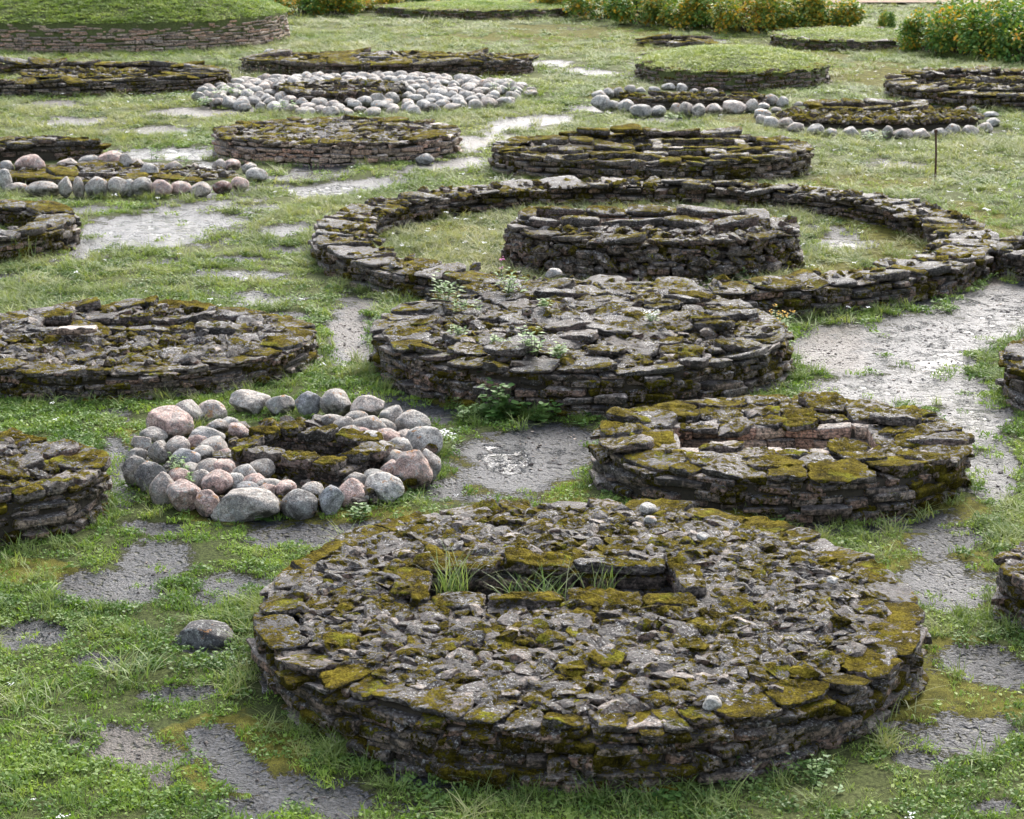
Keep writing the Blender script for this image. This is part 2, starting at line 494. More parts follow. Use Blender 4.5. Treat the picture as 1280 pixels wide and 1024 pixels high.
# ------------------------------------------------------------------ ground masks (drawn over the photograph, dropped to the ground)
# bare rock and gravel patches: x, y, half width, half height, tilt in degrees, wet, tan
BARE = [
    (192, 702, 46, 27, 0, .35, 0), (168, 731, 40, 14, 0, .45, 0), (190, 661, 52, 8, 5, .3, 0), (292, 735, 64, 27, -8, .35, 0),
    (22, 797, 50, 17, -4, .55, 0), (122, 828, 34, 12, 12, .2, 0), (228, 868, 56, 15, 0, .3, .1), (270, 935, 48, 30, 25, .35, 0), (290, 970, 45, 30, 20, .35, 0),
    (418, 1000, 95, 26, 5, .5, 0), (300, 1012, 60, 18, 0, .3, .1), (150, 590, 20, 50, -12, .4, 0), (380, 672, 95, 15, -5, .35, 0), (255, 805, 34, 16, 0, .1, 0),
    (645, 580, 112, 52, -6, .55, 0), (632, 574, 62, 24, 0, .92, 0), (690, 545, 80, 20, 0, .5, .1), (505, 507, 85, 15, 14, .55, 0), (560, 610, 50, 18, -10, .4, .1),
    (440, 415, 36, 46, -10, .35, .7), (428, 445, 25, 14, 0, .4, .2),
    (1150, 430, 160, 50, -12, .62, .35), (1245, 385, 90, 38, -12, .66, .3), (1050, 440, 60, 42, 0, .45, .75), (1120, 485, 130, 34, 4, .66, .1), (1215, 520, 52, 60, 0, .66, 0), (1245, 590, 44, 45, 0, .5, 0), (1170, 455, 90, 26, -6, .84, 0), (1225, 350, 60, 14, -8, .5, .7),
    (1060, 655, 80, 20, 0, .3, 0), (1185, 735, 64, 36, 8, .45, 0), (1240, 838, 85, 27, 8, .4, .1), (1205, 925, 90, 30, 6, .35, .1), (1185, 680, 55, 18, -12, .3, .3), (1240, 1013, 50, 12, 0, .3, 0), (1150, 955, 40, 14, 8, .3, .2),
    (200, 286, 130, 30, -10, .7, .1), (105, 304, 52, 17, -10, .62, .1), (360, 288, 60, 8, -6, .5, .3), (300, 325, 60, 5, 0, .5, .2), (120, 262, 52, 7, -4, .45, .1), (318, 263, 42, 8, 0, 1.0, 0), (210, 191, 72, 10, 0, .85, 0), (275, 207, 52, 8, -3, 1.0, 0), (390, 217, 60, 12, -6, .85, 0), (410, 237, 66, 9, -4, .75, 0),
    (310, 345, 80, 7, 0, .5, .2), (318, 371, 74, 15, 4, .65, .1), (12, 347, 22, 6, 0, .5, .1), (352, 312, 42, 6, -3, .4, .2), (205, 330, 34, 4, -8, .5, .1), (360, 395, 40, 6, 0, .4, .3),
    (88, 153, 58, 7, -3, .3, .8), (250, 140, 85, 7, -3, .2, .9), (190, 163, 70, 6, -2, .25, .9), (60, 132, 60, 5, 0, .2, .9), (350, 172, 60, 5, 0, .3, .7),
    (665, 152, 78, 10, -5, .55, .35), (600, 178, 52, 12, -8, .4, .7), (560, 208, 70, 10, -6, .45, .5), (470, 228, 60, 8, -5, .5, .3), (740, 136, 40, 5, 0, .4, .5), (735, 90, 40, 5, 5, .4, .4), (690, 80, 30, 4, 0, .3, .5), (830, 150, 60, 4, 0, .4, .4),
    (1055, 308, 46, 10, 2, 1.0, 0), (1130, 207, 34, 6, 4, .3, .2), (1180, 165, 30, 4, 0, .3, .5), (960, 205, 30, 5, 0, .3, .3), (880, 52, 40, 4, 0, .3, .5),
    (180, 950, 80, 40, 15, .1, 1.0), (200, 975, 40, 20, 0, .1, 1.0),
]
MOSSP = [(40, 716, 75, 18, 0), (60, 645, 40, 30, 0), (1115, 300, 90, 34, 0), (1060, 345, 70, 14, 0), (850, 62, 80, 12, 0), (700, 40, 120, 10, 0), (1010, 70, 70, 16, 0), (1090, 90, 60, 18, 0), (940, 20, 90, 12, 0), (760, 118, 40, 8, 0),
         (560, 500, 60, 14, 0), (110, 300, 20, 26, 0), (1240, 300, 60, 20, 0), (990, 205, 30, 16, 0), (650, 590, 130, 60, 0), (1180, 640, 90, 20, 0), (400, 650, 180, 14, 0), (590, 120, 40, 12, 0), (560, 290, 70, 6, 0), (640, 48, 140, 8, 0),
         (160, 580, 30, 60, 0), (1100, 230, 90, 12, 0), (1180, 270, 80, 14, 0), (950, 150, 60, 8, 0), (1160, 720, 100, 60, 0), (1180, 860, 120, 80, 0), (280, 950, 110, 70, 0)]


def ell(px, py, e):
    a = math.radians(e[4]); dx, dy = px - e[0], py - e[1]
    u = dx * math.cos(a) + dy * math.sin(a); v = -dx * math.sin(a) + dy * math.cos(a)
    return np.sqrt((u / e[2]) ** 2 + (v / e[3]) ** 2)


def masks(X, Y):
    px, py = proj(X, Y)
    nz = fbm2(X, Y, 1.3, 5, 3); nz2 = fbm2(X, Y, .55, 9, 3); nz3 = fbm2(X, Y, 4.5, 15, 2)
    bare = np.zeros_like(X); wet = np.zeros_like(X); tan = np.zeros_like(X); moss = np.zeros_like(X)
    for e in BARE:
        m = np.clip((1.16 - ell(px, py, e) + nz * .5 + nz3 * .42) / .75, 0, 1)
        bare = np.maximum(bare, m); wet = np.maximum(wet, m * e[5]); tan = np.maximum(tan, m * e[6])
    for e in MOSSP:
        moss = np.maximum(moss, np.clip((1.2 - ell(px, py, e) + nz * .5) / .6, 0, 1))
    far = sstep(24, 50, Y)
    moss = np.clip(moss * .9 + far * .35 * sstep(.0, .4, fbm2(X, Y, .35, 21)), 0, 1)
    # small chance bare spots so that the lawn is not even
    extra = sstep(.32, .55, nz2 + .25 * nz) * .75 * (1 - .6 * far)
    tan = np.maximum(tan, extra * .5)
    bare = np.maximum(bare, extra)
    dry = np.clip(sstep(18, 44, Y) * .46 + .55 * fbm2(X, Y, .28, 31) + .25 * fbm2(X, Y, .9, 33), 0, 1)
    return bare, moss, tan, wet, dry


def gz(X, Y):
    return .035 * fbm2(X, Y, .35, 40, 2) + .02 * fbm2(X, Y, 1.9, 44, 2)


GRAVES = []   # footprints: cx, cy, rx, ry, inner fraction covered by grass (0 = none)


def in_grave(X, Y, grow=0.0):
    r = np.zeros(len(X), bool)
    for cx, cy, rx, ry, inn in GRAVES:
        q = np.sqrt(((X - cx) / (rx + grow)) ** 2 + ((Y - cy) / (ry + grow)) ** 2)
        m = q < 1
        if inn: m &= ~(np.sqrt(((X - cx) / (rx * inn - grow)) ** 2 + ((Y - cy) / (ry * inn - grow)) ** 2) < 1)
        r |= m
    return r


def edge_dist(X, Y):
    d = np.full(len(X), 9.)
    for cx, cy, rx, ry, inn in GRAVES:
        q = np.sqrt(((X - cx) / rx) ** 2 + ((Y - cy) / ry) ** 2)
        e = np.where(q > 1, (q - 1) * (rx + ry) / 2, 9.)
        d = np.minimum(d, e)
    return d


# ------------------------------------------------------------------ graves
class Grave:
    def __init__(s, label, box, h, seed, cat='stone grave', dome=0., ring=None, cist=None, mat=M_NEAR, lod=1, name='stone_grave', grass_in=False):
        s.rng = np.random.default_rng(seed); s.h, s.dome, s.ring, s.cist, s.mat, s.lod = h, dome, ring, cist, mat, lod
        xl, xr, yb, yf = box
        db, df = W(640, yb, h)[1], W(640, yf, h)[1]
        s.cy = (db + df) / 2; s.ry = (db - df) / 2
        zc = depth(s.cy, h); s.rx = (xr - xl) / 2 * zc / F; s.cx = ((xl + xr) / 2 - 640) * zc / F
        print('GRAVE %-60s rx %.2f ry %.2f  y %.1f' % (label, s.rx, s.ry, s.cy))
        s.root = tag(empty(name, (s.cx, s.cy, 0)), label, cat)
        s.o = (s.cx, s.cy, 0)
        GRAVES.append((s.cx, s.cy, s.rx * .985, s.ry * .985, ring if (ring and grass_in) else 0))

    def top(s, X, Y):
        q = np.sqrt(((X - s.cx) / s.rx) ** 2 + ((Y - s.cy) / s.ry) ** 2)
        return s.h + s.dome * np.clip(1 - q * q, 0, 1)

    def in_cist(s, X, Y, grow=0.):
        if not s.cist: return np.zeros(np.shape(X), bool)
        ox, oy, a, b, ang = s.cist[:5]; c, n = math.cos(ang), math.sin(ang)
        dx, dy = X - s.cx - ox, Y - s.cy - oy
        return (np.abs(dx * c + dy * n) < a + grow) & (np.abs(-dx * n + dy * c) < b + grow)

    def wall(s, frac=1., face=1, courses=(.04, .10), length=(.12, .52), dep=.26, batter=.03, z1=None, mat=None, name='wall', protrude=.034, arcs=None):
        mb = MB(); r = s.rng; z = -.03; h = s.h - .05 if z1 is None else z1
        while z < h - .02:
            t = min(r.uniform(*courses), h - z + .01); th = r.uniform(0, 1)
            end = th + 2 * PI
            inset = batter * (z / max(h, .1))
            while th < end:
                cr, sr = math.cos(th), math.sin(th)
                ds = math.hypot(s.rx * frac * sr, s.ry * frac * cr)
                l = r.uniform(*length) * r.choice([.6, 1, 1, 1.25]); dth = l / ds
                m = th + dth / 2; wav = .022 * math.sin(5 * m + z * 7 + s.cx) + .014 * math.sin(13 * m + z * 19); cm, sm = math.cos(m), math.sin(m)
                if arcs and not any(a <= (m % (2 * PI)) <= b for a, b in arcs): th += dth; continue
                nx, ny = cm / (s.rx * frac), sm / (s.ry * frac); nn = math.hypot(nx, ny); nx /= nn; ny /= nn
                off = (-dep / 2 - inset) * face + r.normal() * protrude
                px = s.cx + s.rx * frac * cm + nx * off; py = s.cy + s.ry * frac * sm + ny * off
                tt = t * r.uniform(.7, 1.12)
                V, T = block(l * r.uniform(.93, 1.03), dep * r.uniform(.85, 1.1), tt, s.lod, r)
                R = rotz(math.atan2(ny, nx) - PI / 2) @ rot(r.normal() * .05, r.normal() * .03, r.normal() * .07)
                mb.add(V @ R.T + [px, py, max(z + t / 2 + r.normal() * .008 + wav * min(1, z * 5 + .2), .0)], T, r.random())
                th += dth + .006 / ds
            z += t
        return mb.build(name, mat or M_WALL, s.root, s.o, (.015, 11) if s.lod else (.016, 7))

    def core(s, mat=M_SOIL, drop=.07, name='earth_core', inn=0., frac=.955):
        n, m = (96, 26) if s.lod else (64, 14)
        rr = np.linspace(max(inn, .001), frac, m)
        V = []
        for q in rr:
            a = np.arange(n) / n * 2 * PI
            X = s.cx + s.rx * q * np.cos(a); Y = s.cy + s.ry * q * np.sin(a)
            Z = s.top(X, Y) - drop
            Z = np.where(s.in_cist(X, Y, .05), .02, Z)
            V.append(np.column_stack([X, Y, Z]))
        bot = V[-1].copy(); bot[:, 2] = -.05; V.append(bot)
        if inn: b2 = V[0].copy(); b2[:, 2] = -.05; V.insert(0, b2)
        V = np.concatenate(V); k = len(V) // n; T = []
        i = np.arange(n); j = (i + 1) % n
        for a in range(k - 1):
            T.append(np.column_stack([a * n + i, (a + 1) * n + i, (a + 1) * n + j])); T.append(np.column_stack([a * n + i, (a + 1) * n + j, a * n + j]))
        return link(name, raw_mesh(name, V - np.array(s.o), np.concatenate(T), mat), s.root)

    def put_slab(s, P, z, t, tilt=.05, mat=None, name='cap_slab', rough=.05, label=None, rnd=None):
        c = P.mean(0); r = s.rng
        V, T = slab(P - c, t, r, s.lod, rough)
        rn = r.random() * .9 if rnd is None else rnd
        d = np.stack([vn(V * 13 + rn * 50, 61), vn(V * 13 + rn * 50, 62), vn(V * 13 + rn * 50, 63)], 1) * (.009 if s.lod else .006)
        V = (V + d) @ rot(r.normal() * tilt, r.normal() * tilt, 0).T
        o = link(name, raw_mesh(name, V, T, mat or s.mat, True, {'rnd': np.full(len(V), rn)}), s.root,
                 (c[0] - s.cx, c[1] - s.cy, z))
        if label: o['label'] = label
        return o

    def caps(s, r0, r1, n, t=(.04, .08), z=None, mat=None, tilt=.05, rows=1, skip=0., arcs=None, over=.06):
        r = s.rng
        for k in range(rows):
            a0, a1 = r0 + (r1 - r0) * k / rows, r0 + (r1 - r0) * (k + 1) / rows
            w = r.uniform(.4, 1.6, n); e = np.r_[0, np.cumsum(w)] / w.sum() * 2 * PI + r.uniform(0, 6)
            for i in range(n):
                mid = (e[i] + e[i + 1]) / 2
                if r.random() < skip: continue
                if arcs and not any(a <= (mid % (2 * PI)) <= b for a, b in arcs): continue
                g = .012
                out = a1 + (over / s.rx) * r.uniform(-.6, 1.1); inn = a0 + r.normal() * .025
                pts = []
                th0, th1 = e[i] + g / s.rx, e[i + 1] - g / s.rx
                for th, q in ((th0, inn), (th1, inn + r.normal() * .01), (th1, out + r.normal() * .008), (mid, out + r.uniform(0, .012)), (th0, out + r.normal() * .008)):
                    th += r.normal() * .012
                    pts.append([s.cx + s.rx * q * math.cos(th), s.cy + s.ry * q * math.sin(th)])
                P = np.array(pts); c = P.mean(0)
                if s.in_cist(c[0], c[1], .02): continue
                tt = r.uniform(*t)
                zz = (s.top(c[0], c[1]) if z is None else z) - .055 + r.normal() * .012
                s.put_slab(P, float(zz), tt, tilt, mat)

    def flags(s, frac, size, t=(.05, .1), mat=None, tilt=.06, zj=.025, inn=0., mx=95, shrink=.94, aspect=1., clear=.04):
        """crazy paving of flat slabs: cells around scattered points"""
        r = s.rng; pts = []
        for _ in range(6000):
            a = r.uniform(0, 2 * PI); q = math.sqrt(r.uniform(inn * inn, 1)) * frac
            p = np.array([s.cx + s.rx * q * math.cos(a), s.cy + s.ry * q * math.sin(a)])
            d = size * r.uniform(.75, 1.3)
            if all(math.hypot((p[0] - o[0]) / aspect, p[1] - o[1]) > d for o in pts): pts.append(p)
            if len(pts) >= mx: break
        pts = np.array(pts)
        for i, p in enumerate(pts):
            if s.in_cist(p[0], p[1], clear): continue
            P = np.array([[math.cos(a) * aspect, math.sin(a)] for a in np.linspace(0, 2 * PI, 12, endpoint=False)]) * size * .85
            for j, o in enumerate(pts):
                d = o - p; L = np.linalg.norm(d)
                if i == j or L > size * 3 * aspect: continue
                n = d / L; lim = L / 2; out = []
                for k in range(len(P)):
                    A, B = P[k], P[(k + 1) % len(P)]; da, dbb = A @ n - lim, B @ n - lim
                    if da <= 0: out.append(A)
                    if da * dbb < 0: out.append(A + (B - A) * da / (da - dbb))
                P = np.array(out)
                if len(P) < 3: break
            if len(P) < 3: continue
            P = P * r.uniform(shrink - .06, shrink + .06) + p
            tt = r.uniform(*t)
            s.put_slab(P, float(s.top(p[0], p[1])) - .06 + r.normal() * zj, tt, tilt, mat)

    def rubble(s, n, size=(.04, .17), frac=.9, inn=0., mat=M_RUB, sub=2, z=None, name='rubble_fill', flat=(.35, .75), power=2.2, region=None, zoff=0., clear=.03, tilt=.2):
        mb = MB(); r = s.rng
        a = r.uniform(0, 2 * PI, n); q = np.sqrt(r.uniform(inn * inn, 1, n)) * frac
        X = s.cx + s.rx * q * np.cos(a); Y = s.cy + s.ry * q * np.sin(a)
        Z = s.top(X, Y) if z is None else np.full(n, z)
        keep = ~s.in_cist(X, Y, clear)
        if region is not None: keep &= region(X - s.cx, Y - s.cy)
        for x, y, zz in zip(X[keep], Y[keep], Z[keep]):
            d = size[0] + (size[1] - size[0]) * r.random() ** power
            sb = sub if d > .06 else max(1, sub - 1)
            V, T = ROCKS[sb][r.integers(24)]
            S = np.array([d * r.uniform(.85, 1.5), d * r.uniform(.75, 1.1), d * r.uniform(*flat)]) * .78
            R = rot(r.normal() * tilt, r.normal() * tilt, r.uniform(0, 6.3))
            mb.add((V * S) @ R.T + [x, y, zz - .055 + zoff + S[2] * .55 + r.uniform(0, .03)], T, r.random())
        o = mb.build(name, mat, s.root, s.o, (.007, 18) if sub > 1 else (.008, 10), smooth=False)
        if o: o['kind'] = 'stuff'
        return o

    def face_rubble(s, n, size=(.10, .26), mat=M_RUB, name='rubble_face'):
        """loose stones leaning on a sloping wall face"""
        mb = MB(); r = s.rng
        for _ in range(n):
            a = r.uniform(0, 2 * PI); z = r.uniform(0, s.h - .1); d = r.uniform(*size); q = 1.0 - .05 * z / s.h + r.normal() * .006
            V, T = ROCKS[1][r.integers(24)]
            S = np.array([d * r.uniform(.9, 1.6), d * .8, d * r.uniform(.45, .8)]) * .6
            mb.add((V * S) @ rot(r.normal() * .25, r.normal() * .25, a + PI / 2 + r.normal() * .3).T + [s.cx + s.rx * q * math.cos(a), s.cy + s.ry * q * math.sin(a), z], T, r.random())
        o = mb.build(name, mat, s.root, s.o, (.012, 9), smooth=False); o['kind'] = 'stuff'

    def cist_walls(s, z1=None, mat=None, courses=(.06, .11), length=(.18, .45), name='cist_wall', dep=.2, z0=0.0):
        mb = MB(); r = s.rng; ox, oy, A, B, ang = s.cist[:5]
        c, n = math.cos(ang), math.sin(ang); z = z0; h = (s.h if z1 is None else z1) - .03
        while z < h - .02:
            t = min(r.uniform(*courses), h - z + .01)
            for (ax, ay, bx, by) in ((-A, B, A, B), (A, -B, -A, -B), (A, B, A, -B), (-A, -B, -A, B)):
                L = math.hypot(bx - ax, by - ay); u = -.1; dx, dy = (bx - ax) / L, (by - ay) / L
                while u < L + .05:
                    l = r.uniform(*length)
                    m = u + l / 2; off = dep / 2 + r.normal() * .012
                    lx, ly = ax + dx * m - dy * off, ay + dy * m + dx * off
                    V, T = block(l * .98, dep, t * r.uniform(.9, 1.05), s.lod, r, .35)
                    R = rotz(math.atan2(dy, dx) + ang)
                    mb.add(V @ R.T + [s.cx + ox + lx * c - ly * n, s.cy + oy + lx * n + ly * c, z + t / 2], T, r.random())
                    u += l
            z += t
        return mb.build(name, mat or M_PINK, s.root, s.o, (.006, 13))

    def cist_rim(s, w=.3, t=(.06, .1), l=(.3, .7), mat=None, z=None, sides='FBLR', tilt=.04, name='rim_slab'):
        r = s.rng; ox, oy, A, B, ang = s.cist[:5]; c, n = math.cos(ang), math.sin(ang)
        for key, (ax, ay, bx, by) in {'B': (-A - .1, B, A + .1, B), 'F': (A + .1, -B, -A - .1, -B), 'R': (A, B, A, -B), 'L': (-A, -B, -A, B)}.items():
            if key not in sides: continue
            L = math.hypot(bx - ax, by - ay); u = 0; dx, dy = (bx - ax) / L, (by - ay) / L
            while u < L - .08:
                ll = min(r.uniform(*l), L - u); ww = w * r.uniform(.8, 1.25); g = .012
                q = []
                for (a, b) in ((u + g, -.03), (u + ll - g, -.03 + r.normal() * .02), (u + ll - g, ww), (u + ll / 2, ww * 1.06), (u + g, ww + r.normal() * .03)):
                    lx, ly = ax + dx * a - dy * b, ay + dy * a + dx * b
                    q.append([s.cx + ox + lx * c - ly * n, s.cy + oy + lx * n + ly * c])
                P = np.array(q); cc = P.mean(0)
                s.put_slab(P, (float(s.top(cc[0], cc[1])) if z is None else z) - .03 + r.normal() * .01, r.uniform(*t), tilt, mat, name)
                u += ll


FRONT = [(PI * .97, 2 * PI), (0, PI * .03)]

# --- A: the large rubble-filled grave in front
A = Grave('large round grave in the foreground, rubble-filled top with a long mossy pit', (322, 1144, 622, 912), .48, 1, dome=.05, cist=(-.26, .14, 1.0, .31, 0.), mat=M_NEAR)
A.wall(); A.core(); A.cist_walls(mat=M_NEAR)
A.caps(.865, .985, 40, (.035, .065), tilt=.05, mat=M_MOSSY)
A.rubble(17000, (.028, .17), .875, sub=2, power=3.6, flat=(.2, .5), clear=.16, tilt=.17)
A.cist_rim(.2, (.06, .09), (.4, .8), mat=M_MOSSY)
A.flags(.83, .32, (.035, .06), mat=M_NEAR, inn=.3, mx=34, shrink=.55, tilt=.14, zj=.02, clear=.34)

# --- B: ring grave at right with a mossy rim and an open chamber
B = Grave('round grave with wide mossy slab rim and open central chamber, beside the wet gravel path', (744, 1208, 492, 600), .46, 2, cist=(-.06, -.02, .98, .36, .0), mat=M_MOSSY)
B.wall(); B.core(); B.cist_walls(courses=(.08, .13), length=(.2, .36))
B.caps(.72, .985, 26, (.045, .09), tilt=.06)
B.flags(.74, .36, (.05, .1), mx=40, inn=.2, tilt=.07)
B.rubble(500, (.03, .10), .9, zoff=-.02)

# --- C: grave roofed with grey slabs
C = Grave('round grave roofed with overlapping grey slabs, weeds growing between them', (467, 984, 356, 468), .52, 3, dome=.10, mat=M_SLAB)
C.wall(); C.core()
C.caps(.82, .985, 28, (.045, .085), tilt=.05)
C.flags(.84, .34, (.045, .10), mx=110, tilt=.075, zj=.038, shrink=1.0, aspect=1.3)
C.rubble(1500, (.04, .16), .9, zoff=-.01)

# --- D: left grave with rubble and a sunken cist
D = Grave('low round grave at left with mossy rim, pale slab lying beside its dark slot', (-95, 394, 377, 466), .36, 4, dome=-.09, cist=(.10, .75, 1.25, .20, .02), mat=M_NEAR)
D.wall(); D.core(); D.cist_walls(mat=M_NEAR)
D.caps(.80, .985, 26, (.05, .09), tilt=.06, mat=M_MOSSY)
D.rubble(2000, (.05, .19), .84, sub=1)
D.cist_rim(.26, (.07, .12), (.35, .8), mat=M_SLAB)
D.flags(.8, .45, (.05, .09), mx=26, inn=.25, shrink=.75, tilt=.1)
pc = W(95, 416, .4)
D.put_slab(np.array([[pc[0] - .28, pc[1] - .18], [pc[0] + .27, pc[1] - .2], [pc[0] + .24, pc[1] + .2], [pc[0] - .2, pc[1] + .16]]), .40, .07, .06, M_PINK, 'loose_slab', label='pale clean slab lying on the grave', rnd=.985)

# --- E: cist inside the near boulder ring
E = Grave('slab-lined cist with mossy rim in the middle of the near boulder ring', (262, 482, 526, 598), .26, 5, cat='stone cist', name='stone_cist', cist=(.12, .02, .50, .32, -.35), mat=M_MOSSY)
E.core(frac=.9, drop=.17); E.cist_walls(mat=M_NEAR)
E.cist_rim(.26, (.06, .11), (.3, .6))
E.rubble(520, (.06, .2), 1.5, mat=M_RUB, z=.12)

# --- F: grave cut by the left edge of the picture
Fg = Grave('mossy slab-built grave cut off by the left edge of the picture in front', (-262, 131, 545, 632), .46, 6, mat=M_NEAR, dome=.06)
Fg.wall(); Fg.core(); Fg.caps(.76, .985, 22, (.06, .11), tilt=.07, mat=M_MOSSY)
Fg.flags(.78, .36, (.05, .12), mx=50, tilt=.1, zj=.04, shrink=.95); Fg.rubble(600, (.05, .15), .9, sub=1)

# --- slivers at the right edge
G1 = Grave('stacked slab wall of a grave at the right edge beside the gravel path', (1258, 1600, 418, 482), .50, 7, mat=M_SLAB)
G1.wall(courses=(.08, .13)); G1.core(); G1.caps(.8, .985, 22, (.06, .1)); G1.flags(.8, .45, mx=40); G1.rubble(300, sub=1)
G2 = Grave('grave wall tip at the lower right edge beside the largest grave', (1250, 1640, 668, 760), .42, 8, mat=M_NEAR)
G2.wall(); G2.core(); G2.caps(.8, .985, 22, (.06, .1)); G2.rubble(1200, sub=1)

# --- Hr: the great ring wall with the grassy yard
Hr = Grave('great ring wall of dry stone enclosing a grassy yard', (392, 1236, 222, 366), .40, 9, cat='ring wall', name='ring_wall', ring=.84, mat=M_NEAR, lod=0, grass_in=True)
Hr.wall(courses=(.07, .12)); Hr.wall(frac=.85, face=-1, name='inner_wall', courses=(.07, .12)); Hr.core(inn=.885, frac=.95)
Hr.caps(.845, .99, 64, (.04, .08), tilt=.028, mat=M_SLAB); Hr.rubble(900, (.05, .18), .98, inn=.84, sub=1, mat=M_FAR)

# --- I: raised cist in the ring
I = Grave('raised stone cist with rubble sides standing in the middle of the ring yard', (632, 1000, 262, 304), .62, 10, cat='stone cist', name='stone_cist', cist=(-.15, .32, 1.65, .36, .0), mat=M_SLAB, lod=0)
I.wall(batter=.16, courses=(.06, .16), length=(.12, .36), protrude=.07); I.core(frac=.8); I.face_rubble(420); I.cist_walls(z1=.66, mat=M_PINK)
I.rubble(700, (.06, .2), .95, sub=1, mat=M_RUB); I.caps(.80, .97, 22, (.05, .09), mat=M_SLAB, tilt=.05)
I.cist_rim(.3, (.08, .13), (.5, 1.1), mat=M_SLAB, z=.68)

# --- J: mossy stepped grave behind the ring
J = Grave('very mossy stepped grave with chambers, close behind the ring wall', (614, 1014, 163, 203), .50, 11, dome=-.2, cist=(1.0, .5, .75, .5, 0), mat=M_MOSSY, lod=0)
J.wall(courses=(.07, .12)); J.core(); J.caps(.84, .99, 40, (.06, .12), tilt=.05)
J.rubble(700, (.08, .25), .86, sub=1, mat=M_MOSSY, zoff=-.08); J.cist_walls(mat=M_FAR)
for k, yy in enumerate((-1.6, -.5, .7, 1.9)):
    ww = math.sqrt(max(.1, 1 - (yy / J.ry) ** 2)) * J.rx * .78; u = -ww
    while u < ww:
        l = J.rng.uniform(.4, .9)
        if not J.in_cist(J.cx + u + l / 2, J.cy + yy, .1):
            J.put_slab(np.array([[u, -.22], [u + l, -.25], [u + l, .22], [u, .2]]) + [J.cx, J.cy + yy], float(J.top(J.cx + u, J.cy + yy)) - .04 + J.rng.uniform(0, .12), .1, .05, M_MOSSY)
        u += l

# --- K: platform with the pinkish wall
K = Grave('rubble-topped platform grave with a pinkish brown wall face', (267, 574, 147, 180), .46, 12, dome=-.08, mat=M_PINK, lod=0)
K.wall(courses=(.07, .13), mat=M_PINK); K.core(); K.caps(.82, .99, 40, (.05, .1), mat=M_FAR); K.rubble(1600, (.06, .22), .85, sub=1, mat=M_RUB, flat=(.25, .5))
K.flags(.8, .7, (.06, .1), mx=36, mat=M_FAR, shrink=.8)

# --- L: flat mossy slabs between the rows of boulders at left, and the stacked slabs behind
L = Grave('low bed of flat mossy slabs between two rows of boulders at left', (-60, 304, 206, 226), .10, 13, cat='slab bed', name='slab_bed', mat=M_MOSSY, lod=0)
L.core(); L.flags(.93, .62, (.04, .08), mx=80, aspect=1.4, tilt=.04); L.rubble(400, (.06, .18), .95, sub=1)
L2 = Grave('pile of stacked slabs at the left edge behind the boulder row', (-170, 126, 173, 181), .36, 14, cat='slab pile', name='slab_pile', mat=M_SLAB, lod=0)
L2.wall(courses=(.09, .15), length=(.3, .8)); L2.core(); L2.caps(.7, .98, 24, (.07, .12), mat=M_MOSSY); L2.flags(.75, .6, mx=30, tilt=.08)

# --- M: ring cut by the left edge
Mg = Grave('ring wall with flat slab top cut off by the left edge of the picture', (-262, 93, 250, 305), .42, 15, cat='ring wall', name='ring_wall', ring=.72, mat=M_SLAB, lod=0, grass_in=True)
Mg.wall(courses=(.08, .13)); Mg.wall(frac=.73, face=-1, name='inner_wall'); Mg.core(inn=.78); Mg.caps(.73, .99, 24, (.06, .1), mat=M_SLAB, tilt=.03); Mg.rubble(200, (.05, .15), .98, inn=.75, sub=1)

# --- N: far grave heaped with cobbles (boulders are things of their own)
N = Grave('dark slab cist with mossy rim inside the heap of pale cobbles', (345, 505, 101, 118), .34, 16, cat='stone cist', name='stone_cist', mat=M_MOSSY, lod=0, cist=(0, .1, 1.0, .5, 0))
N.wall(courses=(.08, .13)); N.core(); N.cist_walls(mat=M_FAR); N.caps(.7, 1.0, 26, (.07, .12)); N.rubble(200, (.1, .25), 1., sub=1)

# --- O, P, Q, R: far graves
O = Grave('low ring grave with mossy inner cist, at left below the walled mound', (-230, 288, 76, 103), .42, 17, cat='ring wall', name='ring_wall', ring=.80, mat=M_FAR, lod=0, grass_in=True)
O.wall(courses=(.08, .13)); O.wall(frac=.81, face=-1, name='inner_wall'); O.core(inn=.85); O.caps(.8, .99, 60, (.06, .11), mat=M_MOSSY)
O2 = Grave('mossy cist inside the low ring grave at left', (25, 182, 86, 98), .28, 18, cat='stone cist', name='stone_cist', mat=M_MOSSY, lod=0, cist=(.2, .2, 1.0, .4, 0))
O2.wall(courses=(.08, .13)); O2.core(); O2.cist_walls(mat=M_FAR); O2.caps(.6, 1., 24, (.06, .12)); O2.rubble(250, (.1, .25), .9, sub=1, mat=M_MOSSY)
P = Grave('long low mossy grave between the walled mound and the cobble heap', (300, 667, 66, 80), .42, 19, mat=M_FAR, lod=0)
P.wall(courses=(.08, .13)); P.core(); P.caps(.84, .99, 50, (.06, .11), mat=M_MOSSY); P.rubble(1400, (.1, .35), .86, sub=1, mat=M_MOSSY, flat=(.2, .45))
P.flags(.85, .95, (.08, .14), mx=70, mat=M_MOSSY, shrink=.8, aspect=1.5)
Q = Grave('tall round walled mound with a grassy dome at the top left', (-92, 360, 2, 31), .92, 20, cat='walled mound', name='walled_mound', mat=M_PINK, lod=0, dome=1.3)
Q.wall(mat=M_PINK, courses=(.07, .12), length=(.25, .7), batter=.1, protrude=.02)
R = Grave('grass-topped grave with a low dry stone wall at the far right of centre', (796, 1034, 62, 92), .50, 21, mat=M_FAR, lod=0, dome=.35)
R.wall(courses=(.06, .1), length=(.2, .5)); R.caps(.9, .99, 50, (.05, .09), mat=M_MOSSY)
S = Grave('mossy slab cist inside the smaller far boulder ring', (772, 958, 117, 125), .26, 22, cat='stone cist', name='stone_cist', mat=M_MOSSY, lod=0, cist=(-.1, .1, 1.3, .4, 0))
